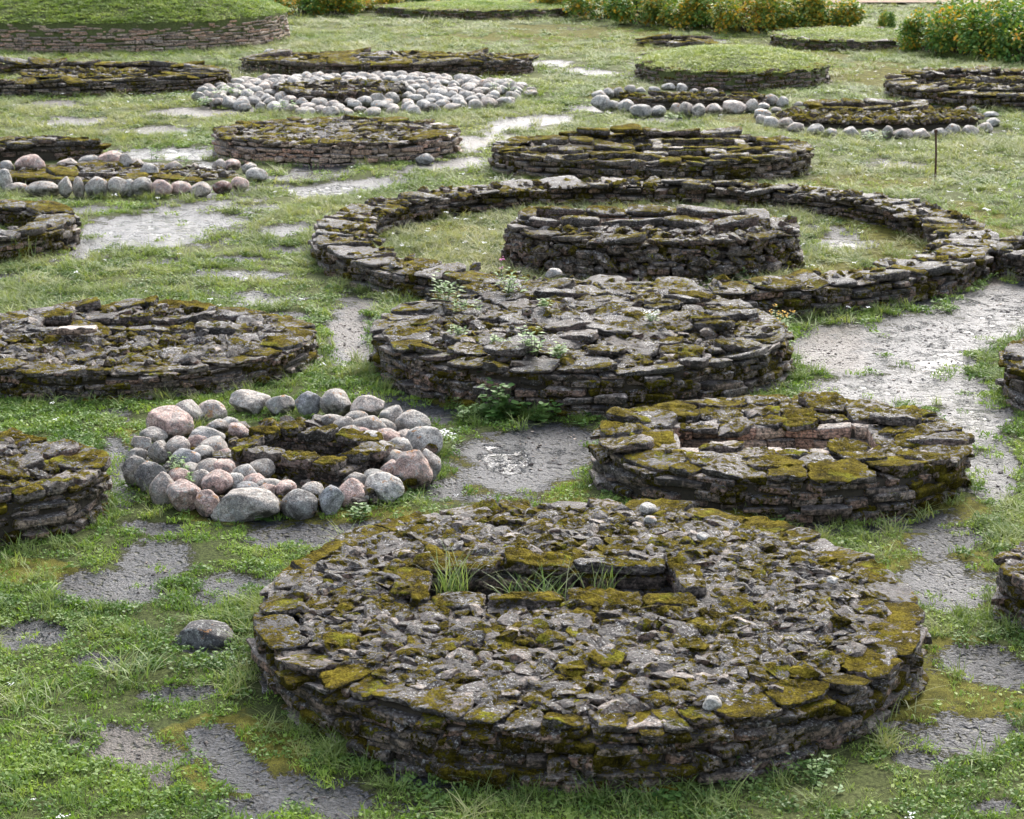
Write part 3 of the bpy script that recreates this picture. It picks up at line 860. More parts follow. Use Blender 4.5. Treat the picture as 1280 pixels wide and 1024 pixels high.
S.wall(courses=(.08, .13)); S.core(); S.cist_walls(mat=M_FAR); S.caps(.62, .99, 30, (.06, .11)); S.rubble(450, (.08, .22), .95, sub=1, mat=M_MOSSY)
T = Grave('mossy rubble bed with a small cist inside the wider far boulder ring', (972, 1228, 136, 154), .18, 23, cat='rubble bed', name='rubble_bed', mat=M_MOSSY, lod=0, cist=(-.1, 1.2, 1.15, .45, 0))
T.core(); T.rubble(2600, (.07, .24), .97, sub=1, mat=M_FAR); T.cist_walls(z1=.30, mat=M_FAR); T.cist_rim(.3, (.06, .1), (.4, .8), mat=M_MOSSY, z=.28)
U = Grave('ring grave with mossy inner cist at the far right edge', (1110, 1420, 85, 121), .42, 24, cat='ring wall', name='ring_wall', ring=.80, mat=M_FAR, lod=0, grass_in=True)
U.wall(courses=(.08, .13)); U.wall(frac=.81, face=-1, name='inner_wall'); U.core(inn=.85); U.caps(.8, .99, 54, (.06, .11), mat=M_MOSSY)
U2 = Grave('mossy cist inside the ring grave at the far right', (1165, 1345, 98, 111), .26, 25, cat='stone cist', name='stone_cist', mat=M_MOSSY, lod=0, cist=(0, .2, 1.2, .5, 0))
U2.wall(courses=(.08, .13)); U2.core(); U2.cist_walls(mat=M_FAR); U2.caps(.6, 1., 24, (.06, .12)); U2.rubble(300, (.1, .25), .9, sub=1, mat=M_MOSSY)
X1 = Grave('low slab wall at the right edge touching the great ring', (1234, 1560, 292, 330), .36, 26, mat=M_SLAB, lod=0, ring=.8, cat='ring wall', name='ring_wall', grass_in=True)
X1.wall(courses=(.09, .14)); X1.wall(frac=.81, face=-1, name='inner_wall'); X1.core(inn=.86); X1.caps(.8, .99, 30, (.06, .11))
Y1 = Grave('grass-grown grave with a low kerb far behind, before the hedge', (470, 735, 2, 14), .34, 27, mat=M_FAR, lod=0, dome=.12)
Y1.wall(courses=(.08, .13)); Y1.caps(.93, .99, 60, (.06, .1), mat=M_MOSSY)
Y2 = Grave('low mossy grave kerb between the two parts of the hedge', (965, 1165, 34, 52), .34, 28, mat=M_FAR, lod=0, dome=.05)
Y2.wall(courses=(.08, .13)); Y2.caps(.9, .99, 44, (.06, .1), mat=M_MOSSY)
Z1 = Grave('small sunken slab frame covered in ochre moss in the far meadow', (802, 890, 47, 55), .14, 29, mat=M_MOSSY, lod=0)
Z1.core(); Z1.caps(.7, 1., 18, (.06, .1)); Z1.flags(.75, .9, mx=14)


def grass_dome(gr, name='grass_dome'):
    n, m = 96, 20; V = []
    for q in np.linspace(.001, .985, m):
        a = np.arange(n) / n * 2 * PI; X = gr.cx + gr.rx * q * np.cos(a); Y = gr.cy + gr.ry * q * np.sin(a)
        V.append(np.column_stack([X, Y, gr.top(X, Y) + .05 * fbm2(X, Y, .8, 77) - .02]))
    b = V[-1].copy(); b[:, 2] = -.05; V.append(b); V = np.concatenate(V); T = []; i = np.arange(n); j = (i + 1) % n
    for a in range(m): T += [np.column_stack([a * n + i, (a + 1) * n + i, (a + 1) * n + j]), np.column_stack([a * n + i, (a + 1) * n + j, a * n + j])]
    o_ = np.zeros(len(V))
    return link(name, raw_mesh(name, V - np.array(gr.o), np.concatenate(T), M_GROUND, True, {'bare': o_, 'moss': o_ + .1, 'tan': o_, 'wet': o_, 'dry': o_ + .35}), gr.root)


for gr in (Q, R, Y1, Y2): grass_dome(gr)

# ------------------------------------------------------------------ boulders
def boulder_mesh(sub, rng, name='boulder', cuts=7, lo=.60, hi=.90):
    V, T = ICO[sub]
    P = V * (1 + .10 * vn(V * 1.3 + rng.uniform(0, 90, 3), 3) + .05 * vn(V * 2.9 + rng.uniform(0, 90, 3), 4))[:, None]
    for _ in range(cuts):
        n = rng.normal(size=3); n /= np.linalg.norm(n); d = rng.uniform(lo, hi); s = P @ n - d
        P = P - np.where(s > 0, s, 0)[:, None] * n * .85
    P = P * (1 + .035 * vn(P * 4.3 + 5, 7) + .022 * vn(P * 9, 8))[:, None]
    P -= (P.max(0) + P.min(0)) / 2
    P /= (P.max(0) - P.min(0)) / 2          # fits the unit ball box
    return raw_mesh(name, P, T, M_GRAN)


_br = np.random.default_rng(91)
BIG = [boulder_mesh(4, _br) for _ in range(14)]
ANG = [boulder_mesh(4, _br, cuts=8, lo=.5, hi=.8) for _ in range(4)]
SML = [boulder_mesh(3, _br) for _ in range(16)]
COLS = {'grey': (.33, .29, .248), 'pink': (.42, .29, .24), 'blue': (.26, .252, .245), 'dark': (.18, .165, .15), 'pale': (.375, .345, .305), 'tan': (.38, .315, .265), 'slate': (.06, .056, .055), 'red': (.17, .09, .075)}


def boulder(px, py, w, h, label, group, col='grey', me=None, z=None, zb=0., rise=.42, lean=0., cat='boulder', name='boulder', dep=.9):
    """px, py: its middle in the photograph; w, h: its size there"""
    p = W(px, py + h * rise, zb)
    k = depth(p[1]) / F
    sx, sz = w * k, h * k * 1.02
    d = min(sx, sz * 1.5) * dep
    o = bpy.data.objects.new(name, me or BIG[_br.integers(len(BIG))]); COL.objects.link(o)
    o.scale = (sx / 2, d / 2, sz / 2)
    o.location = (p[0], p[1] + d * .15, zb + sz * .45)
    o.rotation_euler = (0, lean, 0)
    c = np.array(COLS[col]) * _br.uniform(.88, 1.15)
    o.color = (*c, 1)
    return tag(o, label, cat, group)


g1 = 'boulders ringing the near cist'
near = [
    (212, 533, 60, 38, 'largest angular pink boulder, at the back left of the near ring', 'pink', ANG[0]),
    (234, 520, 42, 36, 'banded grey boulder behind the angular pink one in the near ring', 'grey', None),
    (265, 518, 40, 31, 'tan boulder with orange lichen right of the banded grey boulder', 'tan', None),
    (312, 508, 51, 31, 'broad flat-topped boulder with orange lichen at the back of the near ring', 'grey', ANG[1]),
    (350, 510, 37, 29, 'rounded grey boulder right of the broad lichened one at the back', 'grey', None),
    (386, 509, 36, 36, 'upright dark grey boulder in the middle of the back row', 'blue', None),
    (420, 509, 42, 39, 'tall grey boulder leaning left in the back row', 'grey', None),
    (459, 515, 44, 37, 'peaked pinkish boulder with orange tip at the back right', 'tan', ANG[2]),
    (491, 527, 34, 35, 'grey boulder right of the peaked one at the back right', 'grey', None),
    (516, 534, 46, 36, 'wide grey boulder with a dark crack at the back right', 'grey', None),
    (530, 556, 48, 40, 'large pale grey boulder at the right end of the near ring', 'pale', None),
    (538, 584, 28, 44, 'slim grey boulder tucked behind the big split pink one', 'grey', None),
    (517, 591, 50, 52, 'big split pink boulder at the front right of the near ring', 'pink', None),
    (480, 614, 52, 38, 'smooth pale grey boulder next to the split pink one in front', 'pale', None),
    (441, 620, 42, 38, 'pinkish grey boulder behind the egg-shaped one in front', 'pink', None),
    (414, 629, 32, 42, 'bluish egg-shaped boulder standing in the front row', 'blue', None),
    (374, 634, 48, 38, 'dark grey boulder right of the long block in front', 'dark', None),
    (307, 634, 88, 40, 'long rectangular grey block in the front row', 'grey', ANG[3]),
    (259, 632, 33, 34, 'small pink boulder with orange lichen left of the long block', 'pink', None),
    (230, 624, 46, 42, 'broad pink boulder at the front left of the near ring', 'pink', None),
    (204, 614, 36, 42, 'pinkish grey boulder left of the broad pink one', 'tan', None),
    (189, 601, 40, 46, 'dark mossy boulder at the left end of the front row', 'dark', None),
    (170, 592, 36, 42, 'leftmost grey boulder of the near ring', 'grey', None),
    (172, 571, 28, 20, 'small flat cobble on top of the left end of the near ring', 'grey', None),
    (200, 568, 30, 32, 'oval grey boulder just inside the left end of the near ring', 'grey', None),
    (177, 557, 26, 24, 'small tan boulder at the back of the left end', 'tan', None),
    (192, 547, 36, 22, 'low rounded grey boulder in front of the angular pink one', 'grey', None),
]
for px, py, w, h, lb, c, me in near: boulder(px, py, w * 1.0, h * 1.02, lb if 'near ring' in lb else lb + ' of the near ring', g1, c, me, lean=_br.normal() * .08)
# cobbles packed inside
inner = [(222, 560, 24, 22), (246, 555, 22, 17), (258, 549, 36, 22), (232, 577, 30, 24), (252, 572, 26, 20), (268, 562, 28, 22), (282, 573, 22, 18), (241, 592, 24, 18), (262, 590, 30, 24), (226, 600, 26, 20),
         (248, 603, 26, 20), (280, 590, 24, 24), (272, 606, 30, 26), (294, 582, 22, 16), (300, 577, 20, 20), (305, 596, 26, 24), (290, 605, 26, 20), (326, 589, 28, 22), (318, 606, 26, 20), (342, 612, 34, 18),
         (300, 541, 24, 14), (286, 531, 20, 14), (272, 536, 22, 16), (356, 614, 24, 18), (392, 616, 24, 20), (330, 618, 26, 16), (310, 615, 26, 18)]
for px, py, w, h in inner:
    boulder(px, py, w * 1.32, h * 1.25, 'small rounded cobble packed inside the left half of the near boulder ring', 'cobbles packed in the near ring', random.choice(['grey', 'pink', 'tan', 'pale', 'pink', 'blue']), SML[_br.integers(16)], zb=.08, cat='cobble', name='cobble', lean=_br.normal() * .3)
inner2 = [(430, 533, 24, 18), (446, 527, 24, 20), (462, 536, 36, 24), (436, 546, 24, 18), (458, 556, 34, 24), (474, 566, 30, 20), (486, 549, 26, 18), (500, 562, 26, 20), (492, 576, 26, 20), (488, 590, 20, 22), (462, 572, 32, 22), (470, 600, 26, 18), (452, 545, 26, 16), (482, 536, 22, 16), (418, 528, 26, 14), (445, 602, 26, 16), (508, 548, 22, 16)]
for px, py, w, h in inner2:
    boulder(px, py, w * 1.32, h * 1.25, 'small rounded cobble packed inside the right half of the near boulder ring', 'cobbles packed in the near ring', random.choice(['grey', 'pink', 'tan', 'pale', 'grey']), SML[_br.integers(16)], zb=.08, cat='cobble', name='cobble', lean=_br.normal() * .3)
GRAVES.append((*W(353, 582)[:2], 1.62, 1.55 * 1.0, 0))


def zoomed(lst, x0, y0, s): return [(x0 + a / s, y0 + b / s, w / s, h / s) for a, b, w, h in lst]


Lf = zoomed([(276, 290, 55, 85), (331, 290, 46, 85), (405, 290, 92, 80), (498, 290, 88, 80), (545, 292, 50, 70), (598, 290, 85, 78), (680, 296, 86, 72), (765, 295, 80, 55), (845, 300, 80, 62), (935, 291, 76, 56), (1010, 277, 70, 60), (1080, 240, 86, 62)], 0, 150, 3.368)
Lfl = ['slim upright grey boulder at the left of the front row', 'narrow grey boulder second in the front row', 'broad grey boulder third in the front row', 'knobbly grey boulder fourth in the front row', 'small grey boulder wedged in the middle of the front row', 'dark-footed grey boulder just right of the middle wedge', 'rounded pinkish boulder in the front row beyond the middle', 'pink low boulder left of the red one in front', 'grey pink boulder beside the dark red one', 'dark red boulder near the right end of the front row', 'pinkish boulder right of the dark red one', 'pale grey boulder at the tip of the left boulder bed']
Lfc = ['grey', 'tan', 'grey', 'grey', 'pale', 'grey', 'pink', 'pink', 'tan', 'red', 'pink', 'pale']
for (a, b, w, h), lb, c in zip(Lf, Lfl, Lfc): boulder(a, b, w * 1.1, h * 1.12, lb if 'left' in lb and 'bed' in lb else lb + ', left boulder bed', 'boulders edging the slab bed at left', c, SML[_br.integers(16)])
Lb = zoomed([(125, 190, 120, 72), (20, 262, 64, 90), (70, 292, 90, 42), (180, 295, 140, 58), (25, 202, 66, 48), (285, 190, 82, 42), (378, 175, 92, 44), (470, 169, 102, 58), (530, 180, 54, 64), (573, 190, 62, 42), (627, 222, 78, 62), (730, 200, 72, 42), (925, 196, 62, 52), (975, 196, 72, 48), (1050, 210, 62, 46)], 0, 150, 3.368)
Lbl = ['big pink boulder in the back row near the left edge', 'pale boulder cut by the left edge above the ring wall', 'low pinkish boulder next to the one at the left edge', 'wide low grey boulder just above the slab-topped ring wall', 'grey boulder left of the big pink one', 'low grey pink boulder right of the big pink one', 'pale flat boulder in the middle of the back row', 'largest pink boulder in the middle of the back row', 'grey upright boulder right of the largest pink one', 'small brown boulder beyond the grey upright one', 'pale boulder standing alone on the slabs', 'low tan boulder before the wet slab', 'pinkish boulder in the back row near the tip', 'round pink boulder in the back row close to the tip', 'grey boulder last of the back row at the tip']
Lbc = ['pink', 'pale', 'tan', 'grey', 'grey', 'tan', 'pale', 'pink', 'grey', 'tan', 'pale', 'tan', 'tan', 'pink', 'grey']
for (a, b, w, h), lb, c in zip(Lb, Lbl, Lbc): boulder(a, b, w * 1.1, h * 1.15, lb + ', left boulder bed', 'boulders edging the slab bed at left', c, SML[_br.integers(16)])

Sx = zoomed([(50, 165, 60, 50), (45, 140, 45, 30), (70, 135, 35, 35), (98, 133, 35, 35), (85, 172, 40, 35), (122, 173, 48, 42), (165, 185, 65, 38), (215, 185, 45, 32), (270, 180, 40, 35), (298, 182, 40, 45), (333, 185, 40, 42), (378, 184, 50, 40), (438, 177, 70, 42), (487, 173, 40, 45), (135, 123, 35, 28), (165, 125, 30, 20), (205, 123, 35, 18), (245, 115, 40, 24), (285, 120, 32, 30), (320, 128, 25, 18), (370, 128, 40, 22), (465, 140, 40, 20), (500, 150, 30, 30), (540, 155, 55, 38), (578, 160, 36, 34), (520, 172, 40, 22), (560, 183, 30, 20)], 730, 60, 2.327)
for i, (a, b, w, h) in enumerate(Sx):
    lb = 'pale boulder in the front row of the smaller far boulder ring' if 7 <= i <= 13 else 'pale boulder in the back row of the smaller far boulder ring' if 14 <= i <= 21 else 'pale boulder clustered at the left end of the smaller far boulder ring' if i < 7 else 'pale boulder clustered at the right end of the smaller far boulder ring'
    boulder(a, b, w * 1.05, h, lb, 'boulders of the smaller far ring', random.choice(['pale', 'pale', 'grey', 'tan']), SML[_br.integers(16)])
Tx = zoomed([(520, 195, 50, 30), (518, 212, 35, 30), (545, 222, 45, 40), (585, 222, 50, 36), (615, 235, 50, 32), (673, 242, 50, 38), (717, 250, 40, 28), (777, 248, 46, 34), (830, 247, 50, 24), (883, 250, 32, 44), (928, 253, 60, 36), (983, 254, 48, 34), (1032, 250, 42, 32), (1072, 242, 48, 38), (1123, 245, 52, 36), (1165, 237, 45, 38), (1190, 220, 40, 30), (1185, 197, 45, 22), (1135, 180, 30, 20), (1098, 180, 35, 20), (1045, 166, 40, 20), (1075, 170, 30, 18), (968, 163, 35, 18), (850, 157, 22, 14), (660, 160, 34, 18), (625, 165, 30, 16), (720, 160, 30, 14)], 730, 60, 2.327)
for i, (a, b, w, h) in enumerate(Tx):
    lb = 'pale boulder in the left end arc of the wider far boulder ring' if i < 5 else 'pale boulder in the front arc of the wider far boulder ring' if i < 13 else 'pale boulder in the right end arc of the wider far boulder ring' if i < 18 else 'small pale boulder in the back arc of the wider far boulder ring'
    boulder(a, b, w * 1.05, h, lb, 'boulders of the wider far ring', random.choice(['pale', 'pale', 'grey', 'tan']), SML[_br.integers(16)])

for box in ((742, 986, 112, 146), (947, 1249, 131, 174), (-80, 335, 198, 240)):
    d0, d1 = W(640, box[2])[1], W(640, box[3])[1]; k = depth((d0 + d1) / 2) / F
    GRAVES.append((((box[0] + box[1]) / 2 - 640) * k, (d0 + d1) / 2, (box[1] - box[0]) / 2 * k, (d0 - d1) / 2, 0))

# the far heap of cobbles on a low mound
hp0, hp1 = W(640, 99)[1], W(640, 146)[1]
hcy, hry = (hp0 + hp1) / 2, (hp0 - hp1) / 2; hk = depth(hcy) / F
hcx, hrx = (457 - 640) * hk, 208 * hk
print('heap', hcx, hcy, hrx, hry)
GRAVES.append((hcx, hcy, hrx * .97, hry * .97, 0))
pts = []
for _ in range(9000):
    a, q = random.uniform(0, 2 * PI), math.sqrt(random.random())
    x, y = hcx + hrx * q * math.cos(a), hcy + hry * q * math.sin(a)
    if ((x - N.cx) / (N.rx * 1.05)) ** 2 + ((y - N.cy) / (N.ry * 1.1)) ** 2 < 1: continue
    if all(math.hypot(x - u, (y - v) * .7) > .345 for u, v in pts): pts.append((x, y))
    if len(pts) >= 250: break
print('heap cobbles', len(pts))
for x, y in pts:
    q = math.hypot((x - hcx) / hrx, (y - hcy) / hry)
    d = random.uniform(.29, .46)
    o = bpy.data.objects.new('cobble', SML[_br.integers(16)]); COL.objects.link(o)
    o.scale = (d / 2, d / 2 * random.uniform(.8, 1.3), d / 2 * random.uniform(.5, .85)); o.location = (x, y, .10 + .13 * (1 - q * q))
    o.rotation_euler = (random.gauss(0, .2), random.gauss(0, .2), random.uniform(0, 6.3))
    o.color = (*(np.array(COLS[random.choice(['pale', 'pale', 'grey', 'tan', 'grey', 'pale'])]) * random.uniform(.9, 1.2)), 1)
    half = 'left' if x < N.cx - N.rx else 'right' if x > N.cx + N.rx else 'middle'
    tag(o, 'pale rounded cobble heaped on the %s part of the far cobble-covered grave' % half, 'cobble', 'cobbles heaped on the far grave')

# single stones
boulder(254, 806, 84, 42, 'flat-topped dark grey rock sunk in the grass left of the largest grave', None, 'slate', ANG[3], name='rock', cat='rock', rise=.30, zb=-.12)
boulder(592, 246, 15, 22, 'small pale upright stone leaning against the inside of the great ring wall', None, 'tan', ANG[0], name='rock', cat='rock', lean=-.4)
boulder(803, 331, 24, 16, 'pinkish rock at the foot of the raised cist', None, 'pink', ANG[2], name='rock', cat='rock')
boulder(692, 342, 22, 12, 'pale rock on the front of the great ring, above the slab-roofed grave', None, 'pale', ANG[3], name='rock', cat='rock', zb=.35)
boulder(401, 194, 26, 13, 'rounded pinkish boulder at the foot of the platform grave', None, 'pink', SML[2])
boulder(531, 200, 24, 15, 'pale boulder by the right foot of the platform grave', None, 'pale', SML[3])
boulder(458, 200, 10, 13, 'small tan stone leaning on the pinkish wall', None, 'tan', SML[4], name='rock', cat='rock')
boulder(330, 193, 15, 12, 'grey boulder at the mossy left foot of the platform grave', None, 'grey', SML[5])
boulder(312, 192, 17, 13, 'dark boulder at the left foot of the platform grave', None, 'dark', SML[6])
boulder(546, 187, 8, 16, 'thin pinkish stone propped on the right side of the platform grave', None, 'tan', SML[7], name='rock', cat='rock')
boulder(337, 66, 16, 9, 'white stone lying on the wall below the grassy mound', None, 'pale', ANG[2], name='rock', cat='rock', zb=.3)
boulder(492, 472, 8, 14, 'pale stone stuck upright at the left foot of the slab-roofed grave', None, 'tan', ANG[1], name='rock', cat='rock')
boulder(680, 186, 10, 12, 'pale upright stone in the mossy stepped grave', None, 'pale', ANG[3], name='rock', cat='rock', zb=.42)
boulder(1143, 58, 22, 14, 'grey rock at the end of the kerb by the right hedge', None, 'grey', SML[8], name='rock', cat='rock')
for px, py, w, h, lb in ((810, 637, 22, 13, 'large white stone on the back edge of the largest grave'), (812, 651, 18, 11, 'smaller white stone right in front of the large white one'), (535, 699, 20, 13, 'pale stone left of the long pit on the rubble'), (890, 880, 24, 17, 'white stone near the front right rim of the largest grave'), (1041, 728, 15, 12, 'pale stone beside the right rim slabs'), (879, 673, 18, 12, 'light stone at the back right of the rubble')):
    boulder(px, py, w, h, lb, None, 'pale', ANG[int(_br.integers(4))], name='stone', cat='stone', zb=.5)

# ------------------------------------------------------------------ ground
def ground():
    d = np.r_[np.arange(2, 11, .5), 11 * 1.0052 ** np.arange(0, 432), 104 * 1.05 ** np.arange(0, 48)]
    t = np.r_[-3, -2, -1.4, -1, -.7, -.5, -.42, np.linspace(-.36, .36, 421), .42, .5, .7, 1, 1.4, 2, 3]
    D, TT = np.meshgrid(d, t, indexing='ij'); X = (TT * D).ravel(); Y = D.ravel()
    bare, moss, tan, wet, dry = masks(X, Y)
    Z = gz(X, Y) * (Y < 150) - .045 * bare + .03
    a = np.arange(len(d) - 1)[:, None] * len(t) + np.arange(len(t) - 1)[None]
    a = a.ravel(); Q_ = np.column_stack([a, a + 1, a + len(t) + 1, a + len(t)])
    o = link('ground', raw_mesh('ground', np.column_stack([X, Y, Z]), Q_, M_GROUND, True, dict(bare=bare, moss=moss, tan=tan, wet=wet, dry=dry)))
    return tag(o, 'turf and wet limestone pavement between the stone graves', 'ground', kind='structure')


ground()

# ------------------------------------------------------------------ plants: prototypes for the stuff
def blades(n, rad, h, w, droop, rng, seg=3, leafy=0):
    V, T, R = [], [], []
    for _ in range(n):
        a, q = rng.uniform(0, 2 * PI), rad * math.sqrt(rng.random())
        bx, by = q * math.cos(a), q * math.sin(a)
        hh = rng.uniform(*h); ww = w * rng.uniform(.7, 1.3); az = rng.uniform(0, 2 * PI); dr = droop * rng.uniform(.3, 1.3)
        dx, dy = math.cos(az), math.sin(az); sx, sy = -dy, dx; r = rng.random(); b0 = len(V)
        for k in range(seg + 1):
            f = k / seg; out = dr * hh * (f ** 1.7); z = hh * (f - .35 * dr * f * f)
            wd = ww * (1 - f ** 1.6) * .5 + .0006
            V.append([bx + dx * out - sx * wd, by + dy * out - sy * wd, z]); V.append([bx + dx * out + sx * wd, by + dy * out + sy * wd, z])
            R += [r, r]
        for k in range(seg):
            i = b0 + 2 * k; T.append([i, i + 1, i + 3, i + 2])
    for _ in range(leafy):
        a, q = rng.uniform(0, 2 * PI), rad * math.sqrt(rng.random())
        c = np.array([q * math.cos(a), q * math.sin(a), rng.uniform(*h) * .6]); s = w * rng.uniform(1.6, 3.2)
        Rm = rot(rng.normal() * .5, rng.normal() * .5, rng.uniform(0, 6.3)); b0 = len(V); r = rng.random()
        for p in ((-1, 0, 0), (0, -.62, .1), (1, 0, 0), (0, .62, .1)): V.append((c + Rm @ (np.array(p) * s)).tolist()); R.append(r)
        T.append([b0, b0 + 1, b0 + 2, b0 + 3])
    return np.array(V), np.array(T), np.array(R)


M_LAWN = mat_blade('lawn_grass', [(.066, .12, .018), (.135, .23, .034), (.215, .32, .052), (.32, .385, .085)], [(.19, .23, .07), (.29, .32, .115), (.39, .39, .175), (.50, .46, .27)])
M_LONG = mat_blade('long_grass', [(.085, .14, .03), (.15, .22, .055), (.24, .29, .09), (.36, .34, .17)], [(.18, .20, .075), (.27, .28, .125), (.36, .345, .19), (.46, .41, .27)])
M_HERB = mat_blade('ground_herbs', [(.05, .10, .02), (.09, .165, .034), (.14, .225, .048), (.20, .275, .07)], [(.07, .11, .03), (.11, .15, .05), (.15, .18, .07), (.2, .2, .09)], .25)
M_WHITE = mat_plain('white_petals', (.75, .75, .72), .7, .1)
M_PEB = mat_stone('pebbles', .80, .5, 1.1, .1)

def proto(colname, specs):
    c = bpy.data.collections.new(colname)
    for nm, (V, T, R), m in specs:
        o = bpy.data.objects.new(nm, raw_mesh(nm, V, T, m, True, {'rnd': R})); c.objects.link(o)
    return c


pr = np.random.default_rng(5)
C_LAWN = proto('lawn_tufts', [('lawn_tuft', blades(36, .085, (.02, .06), .0065, .9, pr, 2, 6), M_LAWN) for _ in range(7)])
C_LONG = proto('long_tufts', [('long_tuft', blades(30, .08, (.10, .26), .007, 1.0, pr, 3), M_LONG) for _ in range(6)])
C_HERB = proto('herb_tufts', [('herb_tuft', blades(6, .08, (.03, .08), .006, .8, pr, 2, 34), M_HERB) for _ in range(5)])


def flower_proto(i):
    V, T, _ = blades(2, .005, (.10, .16), .003, .3, pr, 2); R = [.5] * len(V); V = V.tolist(); T = T.tolist()
    return np.array(V), np.array(T), np.array(R)


def disc_cluster(n, rad, s, z):
    V, T, R = [], [], []
    for _ in range(n):
        c = np.array([pr.normal() * rad, pr.normal() * rad, z + pr.normal() * rad * .3]); b0 = len(V)
        for k in range(4): V.append((c + [s * math.cos(k * PI / 2), s * math.sin(k * PI / 2), pr.normal() * s * .2]).tolist()); R.append(.5)
        T.append([b0, b0 + 1, b0 + 2, b0 + 3])
    return np.array(V), np.array(T), np.array(R)


C_FLOW = proto('white_blooms', [('white_bloom', disc_cluster(8, .011, .008, .09 + .015 * i), M_WHITE) for i in range(3)])
C_PEB = proto('pebbles', [('pebble', (lambda VT: (VT[0] * [1, .8, .5], VT[1], np.full(len(VT[0]), random.random())))(ROCKS[2][i]), M_PEB) for i in range(12)])


def scatter(name, coll, X, Y, Z, scl, dry, label, cat, tilt=.12, hmax=1.25):
    n = len(X)
    me = bpy.data.meshes.new(name); me.vertices.add(n); me.vertices.foreach_set('co', np.column_stack([X, Y, Z]).astype(np.float32).ravel())
    def at(nm, ty, v, key='value'):
        a = me.attributes.new(nm, ty, 'POINT'); a.data.foreach_set(key, np.ascontiguousarray(v).ravel())
    r = np.random.default_rng(n)
    at('rotv', 'FLOAT_VECTOR', np.column_stack([r.normal(size=n) * tilt, r.normal(size=n) * tilt, r.uniform(0, 6.28, n)]).astype(np.float32), 'vector')
    at('sclv', 'FLOAT_VECTOR', np.column_stack([scl, scl, np.minimum(scl, hmax * (.8 + .4 * r.random(n)))]).astype(np.float32), 'vector'); at('dry', 'FLOAT', dry.astype(np.float32)); at('idx', 'INT', r.integers(0, 60, n).astype(np.int32))
    o = link(name, me)
    ng = bpy.data.node_groups.new(name + '_scatter', 'GeometryNodeTree')
    ng.interface.new_socket('Geometry', in_out='INPUT', socket_type='NodeSocketGeometry'); ng.interface.new_socket('Geometry', in_out='OUTPUT', socket_type='NodeSocketGeometry')
    gi, go = ng.nodes.new('NodeGroupInput'), ng.nodes.new('NodeGroupOutput')
    ci = ng.nodes.new('GeometryNodeCollectionInfo'); ci.inputs['Collection'].default_value = coll; ci.inputs['Separate Children'].default_value = True; ci.inputs['Reset Children'].default_value = True
    ip = ng.nodes.new('GeometryNodeInstanceOnPoints'); ip.inputs['Pick Instance'].default_value = True
    def na(nm, ty):
        q = ng.nodes.new('GeometryNodeInputNamedAttribute'); q.data_type = ty; q.inputs['Name'].default_value = nm; return q.outputs['Attribute']
    Lk = ng.links.new
    Lk(gi.outputs[0], ip.inputs['Points']); Lk(ci.outputs[0], ip.inputs['Instance']); Lk(na('idx', 'INT'), ip.inputs['Instance Index'])
    Lk(na('rotv', 'FLOAT_VECTOR'), ip.inputs['Rotation']); Lk(na('sclv', 'FLOAT_VECTOR'), ip.inputs['Scale']); Lk(ip.outputs[0], go.inputs[0])
    md = o.modifiers.new('scatter', 'NODES'); md.node_group = ng
    return tag(o, label, cat, kind='stuff')


def cast(y0, y1, per):
    """even scatter over the strip of ground between two distances"""
    hw = .265 * y1 + 3.0; n = int(2 * hw * (y1 - y0) * per)
    Y = RNG.uniform(y0, y1, n); X = RNG.uniform(-hw, hw, n)
    k = np.abs(X) < .265 * Y + 3.0
    return X[k], Y[k]


LX, LY, LS = [], [], []
GX, GY, GS = [], [], []
HX, HY, HS = [], [], []
for y0, y1, per, sc in ((10.5, 17, 240, 1.0), (17, 25, 170, 1.15), (25, 36, 90, 1.5), (36, 52, 44, 2.0), (52, 75, 22, 2.6), (75, 110, 9, 3.6)):
    X, Y = cast(y0, y1, per)
    bare, moss, tan, wet, dry = masks(X, Y)
    ok = ~in_grave(X, Y)
    n1 = fbm2(X, Y, 1.1, 71); ed = edge_dist(X, Y)
    p = np.clip(1.05 - 1.5 * bare, .012, 1) * np.clip(1 - .8 * moss, .12, 1) * np.clip(.75 + 1.1 * n1, .12, 1)
    p = np.where((ed < .25) & (bare > .4), np.maximum(p, .25), p)
    keep = ok & (RNG.random(len(X)) < p)
    pick = RNG.random(len(X)); longp = np.clip(.025 + .42 * sstep(20, 40, Y) + .3 * np.clip(fbm2(X, Y, .45, 83), 0, 1) + .22 * (ed < .35), 0, .8)
    longp = np.where(((X - Hr.cx) / Hr.rx) ** 2 + ((Y - Hr.cy) / Hr.ry) ** 2 < .75, np.maximum(longp, .62), longp)
    longp = longp * np.clip(1.1 - bare, 0, 1)
    herbp = np.clip(.22 + .4 * fbm2(X, Y, .8, 91) - .15 * sstep(25, 45, Y), .02, .6)
    lg = keep & (pick < longp) & (RNG.random(len(X)) < .55); he = keep & (pick >= longp) & (pick < longp + herbp); la = keep & (pick >= longp + herbp)
    j = RNG.uniform(.65, 1.35, len(X)) * sc
    for m, (a, b, c) in ((la, (LX, LY, LS)), (lg, (GX, GY, GS)), (he, (HX, HY, HS))):
        a.append(X[m]); b.append(Y[m]); c.append(j[m] if m is not lg else j[m] * np.where(Y[m] > 30, .8, .85))
# grass on the domes
for gr, per in ((Q, 60), (R, 60), (Y1, 30), (Y2, 30)):
    n = int(per * PI * gr.rx * gr.ry); a = RNG.uniform(0, 6.28, n); q = np.sqrt(RNG.random(n)) * .985
    X, Y = gr.cx + gr.rx * q * np.cos(a), gr.cy + gr.ry * q * np.sin(a)
    LX.append(X); LY.append(Y); LS.append(RNG.uniform(1.6, 3., n))


